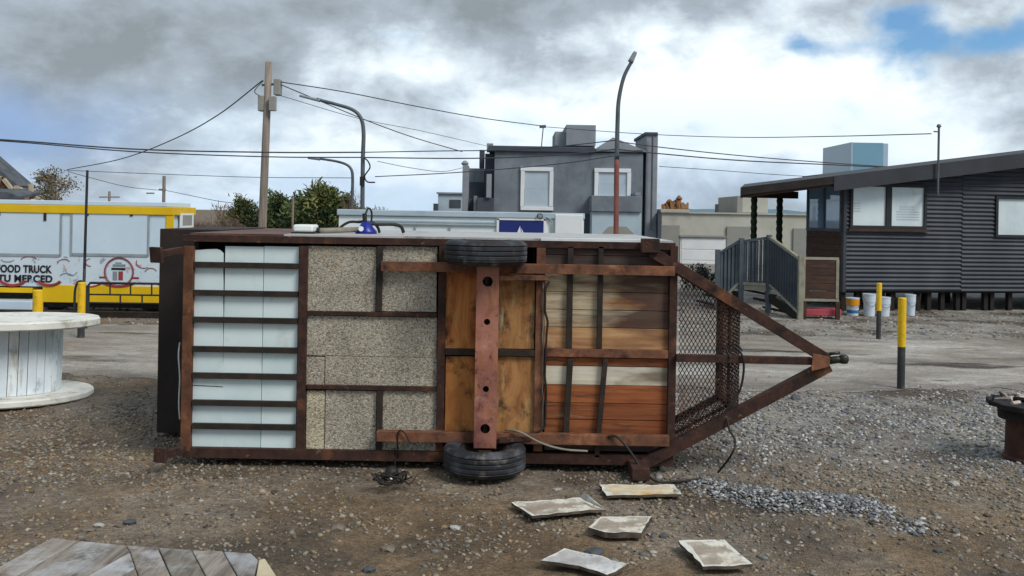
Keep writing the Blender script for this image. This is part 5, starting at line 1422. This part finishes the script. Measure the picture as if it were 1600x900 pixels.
shrub(1084, 452, 409, 36, 'low dark leafy stand-in right above the upper drawbar beam', 1)
shrub(1108, 450, 416, 30, 'low dark leafy stand-in touching the porch stair railing', 2)

# ------------------------------------------------------------------ poles and street lamps
up0 = P(407, 428, 26.0); up0.z = 0
ut = thing('utility_pole', 'leaning wooden utility pole with grey boxes near its top', 'utility pole', up0)
MB().tube([up0 - Vector((0, 0, .05)), P(410, 355, 26), P(415, 226, 26), P(420, 97, 26)], .135, 12, .10).build('pole', 'pole_wood', ut, smooth=True)
for a, b, c, d, f0, f1 in ((427, 123, 437, 148, .1, .2), (402.5, 149, 411.5, 173, .12, .15), (419.5, 150, 430.5, 173, .25, -.11)):
    MB().pbox(a, b, c, d, 26 - f0, 26 + f1).build('equipment_box', 'stucco_taupe', ut, bevel=.02)
MB().beam(P(409, 133, 26), P(438, 131, 26), .05, .06).build('bracket', 'pole_steel', ut)
MB().tube(spline([P(412, 126, 25.9), P(402, 136, 25.8), P(398, 144, 25.8), P(406, 150, 25.85)]), .012, 5).build('jumper_wire', 'cable_black', ut)

def lamp_post(pts, d, r, label, head, mats=('pole_steel',), split=None):
    base = P(pts[0][0], pts[0][1], d); g0 = Vector((base.x, d, 0))
    t = thing('street_lamp', label, 'street lamp', g0, 'street lamps behind the trailer')
    path = spline([g0 - Vector((0, 0, .05))] + [P(x, y, d) for x, y in pts], 8)
    if split:
        k = split; MB().tube(path[:k + 1], r * 1.15, 10, r * 1.1).build('pole', mats[1], t, smooth=True); MB().tube(path[k:], r, 10, r * .75).build('arm', mats[0], t, smooth=True)
    else:
        MB().tube(path, r, 10, r * .7).build('pole', mats[0], t, smooth=True)
    a, b = P(*head[0], d), P(*head[1], d)
    MB().tube([a, a.lerp(b, .25), a.lerp(b, .8), b], head[2], 10, head[2] * .6).build('lamp_head', 'stucco_light', t, smooth=True)
    return t
l1 = lamp_post([(566, 340), (567, 250), (568, 205), (563, 183), (550, 171), (525, 163), (495, 155)], 24, .062, 'nearer street lamp with long arm curving left, right of the utility pole', ((500, 157), (468, 149.5), .05))
MB().pbox(562, 276, 569, 290, 23.9, 24.0).build('junction_box', 'cable_black', l1)
MB().tube(spline([P(568, 246, 23.9), P(575, 252, 23.9), P(578, 262, 23.9), P(570, 275, 23.9), P(574, 284, 23.9), P(586, 285, 23.9)]), .02, 5).build('wire_tangle', 'cable_black', l1)
lamp_post([(550, 320), (551, 280), (549, 265), (541, 257), (525, 252), (500, 248)], 40, .075, 'smaller farther street lamp with arm curving left below the cables', ((500, 248), (481, 246.5), .09))
l3 = lamp_post([(962.5, 365), (963.5, 260), (965, 190), (967, 155), (975, 120), (988, 94)], 22, .058, 'tall street lamp with rusty red lower pole in front of the grey house', ((985, 97), (993, 81), .075), ('pole_steel', 'pole_rust'), split=17)
MB().pbox(953, 240, 974, 244, 21.9, 21.94).build('cable_bracket', 'pole_steel', l3)

def simple_pole(px, ytop, d, r, label, arms=()):
    b = P(px, ytop, d); g0 = Vector((b.x, d, 0)); t = thing('far_pole', label, 'pole', g0)
    MB().tube([g0, b], r, 6).build('pole', 'pole_wood', t)
    for y, a, c in arms: MB().beam(P(a, y, d), P(c, y, d), .08, .1).build('cross_arm', 'pole_wood', t)
simple_pole(256.5, 275, 62, .11, 'far wooden pole with crossarm above the right end of the food truck', ((296, 248, 259), (302, 229, 241)))
simple_pole(171, 299, 70, .09, 'short far pole top just above the middle of the food truck roof', ((308, 155, 187),))
simple_pole(458, 306, 40, .05, 'thin pale post among the trees right of the utility pole')

an = P(846, 228, 33)
ant = thing('roof_antenna', 'thin antenna mast on the roof of the grey house', 'antenna', an)
MB().tube([an - Vector((0, 0, .02)), P(849, 197, 33)], .02, 5).build('mast', 'pole_steel', ant)
MB().beam(P(843, 198, 33), P(853, 197.5, 33), .12, .1).build('head', 'pole_steel', ant)

# ------------------------------------------------------------------ overhead cables
def cable(pts, r, label):
    path = spline([P(*p) for p in pts], 10)
    o = MB().tube(path, r * .62, 5).build('overhead_cable', 'cable_air', smooth=True, base=path[0])
    return tag(o, label, 'cable', 'overhead cables')
cable([(-700, 175, 24), (-300, 200, 24), (0, 218, 24), (210, 233, 24), (420, 238, 24), (565, 238, 24)], .032, 'upper one of the two thick cables from the left edge to the nearer street lamp')
cable([(-700, 178, 24), (-300, 203, 24), (0, 220, 24), (210, 237, 24), (420, 245, 24), (565, 246, 24)], .027, 'lower one of the two thick cables from the left edge to the nearer street lamp')
cable([(567, 238, 24), (680, 236, 23), (780, 234.5, 22.6), (880, 228, 22.2), (963, 219, 22)], .022, 'topmost cable strung between the nearer lamp and the rusty lamp')
cable([(567, 246, 24), (700, 247.5, 23), (800, 246, 22.5), (900, 240, 22.1), (963, 233, 22)], .026, 'middle cable strung between the nearer lamp and the rusty lamp')
cable([(586, 276, 24), (690, 271, 23), (800, 263, 22.5), (890, 254, 22.2), (962, 243, 22)], .02, 'lowest cable rising to the rusty lamp in front of the grey house')
cable([(963, 221, 22), (1040, 231, 22.6), (1160, 243.5, 23.6), (1290, 254, 24.6), (1420, 262, 25.6), (1600, 268, 27)], .022, 'upper cable leaving the rusty lamp towards the cabin roof')
cable([(963, 233, 22), (1040, 241, 22.6), (1160, 251, 23.6), (1290, 257, 24.6), (1420, 263, 25.6), (1600, 268, 27)], .026, 'lower cable leaving the rusty lamp towards the cabin roof')
cable([(410, 126, 26), (340, 180, 28), (270, 218, 31), (190, 248, 35), (105, 265, 40)], .03, 'slanting cable falling from the utility pole down to the left')
cable([(438, 128, 26), (540, 144, 27), (650, 166, 28.5), (750, 184, 31), (848, 197, 33)], .026, 'long cable from the utility pole to the roof antenna')
cable([(438, 132, 26), (500, 158, 27), (580, 191, 28), (650, 216, 30), (722, 237, 32)], .026, 'cable from the utility pole sloping down to the grey house')
cable([(849, 198, 33), (1000, 209, 29), (1150, 214.5, 25), (1300, 213, 21.5), (1455, 209, 18.1)], .018, 'thin cable from the roof antenna to the cabin mast')
cable([(100, 266, 50), (250, 272, 50), (400, 277, 50), (551, 278, 42)], .028, 'faint far cable above the food truck and trees')
cable([(106, 268, 50), (150, 280, 53), (200, 292, 58), (256, 298, 62)], .03, 'faint wire sagging to the far crossarm pole above the food truck')
cable([(257, 297, 62), (300, 306, 58), (340, 314, 54), (372, 318, 50)], .03, 'faint wire from the far crossarm pole to the small dark pine')
cable([(440, 150, 26), (560, 185, 30), (660, 205, 34), (760, 228, 38)], .016, 'thinnest faint wire from the utility pole behind the nearer lamp')
cable([(1030, 260, 34), (1120, 266, 34), (1200, 272, 35), (1300, 278, 36)], .02, 'faint far cable above the cream building')
cable([(590, 252, 24), (640, 262, 26), (690, 268, 29), (724, 262, 32)], .014, 'thin slack cable from the nearer lamp to the left wing of the grey house')

# ------------------------------------------------------------------ trees
def conifer(px, ytop, d, wpx, label, seed, tones, density=1.0):
    rn = random.Random(seed); topp = P(px, ytop, d); g0 = Vector((topp.x, d, 0)); h = topp.z; R = wpx / 2 * d / F
    t = thing('pine_tree', label, 'tree', g0, 'trees behind the trailer')
    tk = MB().tube([g0, g0 + Vector((.04, 0, h * .5)), g0 + Vector((0, 0, h * .93))], .11, 8, .03)
    vs, fs, tn = [], [], []
    tips = []
    nb = int(44 * density)
    for k in range(nb):
        f = .18 + .8 * (k + rn.random()) / nb; a = k * 2.4 + rn.uniform(-.5, .5)
        prof = math.sin(math.pi * min(1, .25 + .78 * f)) ** .7
        L_ = R * prof * rn.uniform(.65, 1.12)
        s = g0 + Vector((0, 0, h * f * .82)); e = s + Vector((math.cos(a) * L_, math.sin(a) * L_, h * .16 * rn.uniform(.3, 1.1)))
        e.z = min(e.z, h * rn.uniform(.95, 1.03))
        tk.tube([s, s.lerp(e, .5) + Vector((0, 0, -.04)), e], .028, 5, .01); tips.append((s, e))
    tk.build('trunk', 'bark', t)
    tips += [(g0 + Vector((0, 0, h * .7)), g0 + Vector((rn.uniform(-.3, .3) * R, 0, h)))]
    for s, e in tips:
        base = tones[rn.randrange(len(tones))]; sh = rn.uniform(.6, 1.2)
        for q in range(95):
            c = s.lerp(e, rn.uniform(.25, 1.05)) + Vector((rn.gauss(0, .13), rn.gauss(0, .13), rn.gauss(0, .10))) * R * .85
            dr = ((e - s).normalized() * .7 + Vector((rn.gauss(0, .6), rn.gauss(0, .6), rn.gauss(.35, .5)))).normalized()
            l, w = R * rn.uniform(.07, .15), R * rn.uniform(.018, .034)
            sd_ = dr.cross(Vector((rn.gauss(0, 1), rn.gauss(0, 1), rn.gauss(0, 1)))).normalized() * w
            o = len(vs); vs += [c - sd_, c + sd_, c + dr * l + sd_ * .4, c + dr * l - sd_ * .4]; fs.append((o, o + 1, o + 2, o + 3))
            k_ = sh * rn.uniform(.7, 1.25); tn += [(base[0] * k_, base[1] * k_, base[2] * k_, 1)] * 4
    m = MB(); m.v, m.f, m.tone = vs, fs, tn
    m.build('crown', 'foliage', t)
GREEN = [lin('#485834')[:3], lin('#57683e')[:3], lin('#657246')[:3], lin('#6a6a42')[:3], lin('#3c4c34')[:3]]
OLIVE = [lin('#616a3a')[:3], lin('#717346')[:3], lin('#566038')[:3], lin('#7a7a4c')[:3]]
conifer(381, 307, 50, 74, 'small dark pine just left of the utility pole', 1, GREEN)
conifer(434, 301, 51, 84, 'pine just right of the utility pole, beside the thin pale post', 2, GREEN)
conifer(468, 305, 53, 80, 'low pine between the thin pale post and the large bushy tree', 5, GREEN)
conifer(503, 289, 49, 122, 'large bushy olive tree behind the left end of the white kiosk', 3, OLIVE + GREEN, 1.7)
conifer(543, 303, 48, 66, 'sparse pine beside the two curved street lamps', 4, GREEN, .7)

def bare(px, ytop, d, wpx, label, seed, levels=5, n0=5, green=0):
    rn = random.Random(seed); tp = P(px, ytop, d); g0 = Vector((tp.x, d, 0)); h = tp.z; R = wpx / 2 * d / F
    t = thing('bare_tree', label, 'tree', g0); m = MB(); tips = []
    def grow(p, dr, l, r, lv):
        q = p + dr * l; m.tube([p, p.lerp(q, .5) + Vector((rn.gauss(0, .04), rn.gauss(0, .04), 0)) * l, q], r, 5, r * .7, cap=False)
        if lv == 0: tips.append(q); return
        for _ in range(3 if lv > 1 else 4):
            nd = (dr + Vector((rn.gauss(0, .55), rn.gauss(0, .55), rn.gauss(.08, .35)))).normalized(); grow(q, nd, l * rn.uniform(.62, .85), r * .62, lv - 1)
    for k in range(n0):
        grow(g0, Vector((rn.gauss(0, .35), rn.gauss(0, .35), 1)).normalized(), h * .30, .06, levels)
    zs = max(v.z for v in m.v); xs_ = max(abs(v.x - g0.x) for v in m.v)
    for v in m.v: v.z *= h / zs; v.x = g0.x + (v.x - g0.x) * R / xs_
    m.build('branches', 'twig', t)
    if green:
        vs, fs, tn = [], [], []
        for q in tips:
            q = Vector((g0.x + (q.x - g0.x) * R / xs_, q.y, q.z * h / zs))
            if rn.random() > green: continue
            for _ in range(7):
                c = q + Vector((rn.gauss(0, .12), rn.gauss(0, .12), rn.gauss(0, .1))); a = Vector((rn.gauss(0, 1), rn.gauss(0, 1), rn.gauss(0, 1))).normalized() * .06; b = a.cross(Vector((rn.gauss(0, 1), rn.gauss(0, 1), 1))).normalized() * .05
                o = len(vs); vs += [c - a, c - b, c + a, c + b]; fs.append((o, o + 1, o + 2, o + 3)); tn += [(*[x * rn.uniform(.8, 1.2) for x in lin('#6a6448')[:3]], 1)] * 4
        mm = MB(); mm.v, mm.f, mm.tone = vs, fs, tn; mm.build('crown', 'foliage', t)
bare(76, 262, 48, 66, 'sparse half bare tree beside the gabled house at the far left', 7, 4, 4, .45)
for i, (x, yt, w) in enumerate(((302, 340, 40), (322, 338, 44), (344, 337, 46), (364, 339, 40))):
    bare(x, yt, 44 + i, w, ('bare brown shrub touching the right end of the food truck', 'second bare brown shrub right of the food truck', 'third bare brown shrub right of the food truck', 'bare brown shrub against the small dark pine')[i], 20 + i, 4, 5)
bare(556, 292, 47, 40, 'bare thin tree behind the two curved street lamps', 31, 4, 3)
hd = MB(); rn = random.Random(77)
for k in range(2600):
    x = rn.uniform(-20, -8.5); y = 60 + rn.uniform(-1, 1); z = rn.uniform(0, 2.0); dr = Vector((rn.gauss(0, .5), rn.gauss(0, .5), rn.gauss(.7, .4))) * .28
    hd.beam((x, y, z), Vector((x, y, z)) + dr, .03, .02)
tag(hd.build('hedge', 'twig', base=(-14, 60, 0)), 'distant brown leafless hedge line between food truck and trees', 'hedge', kind='stuff')
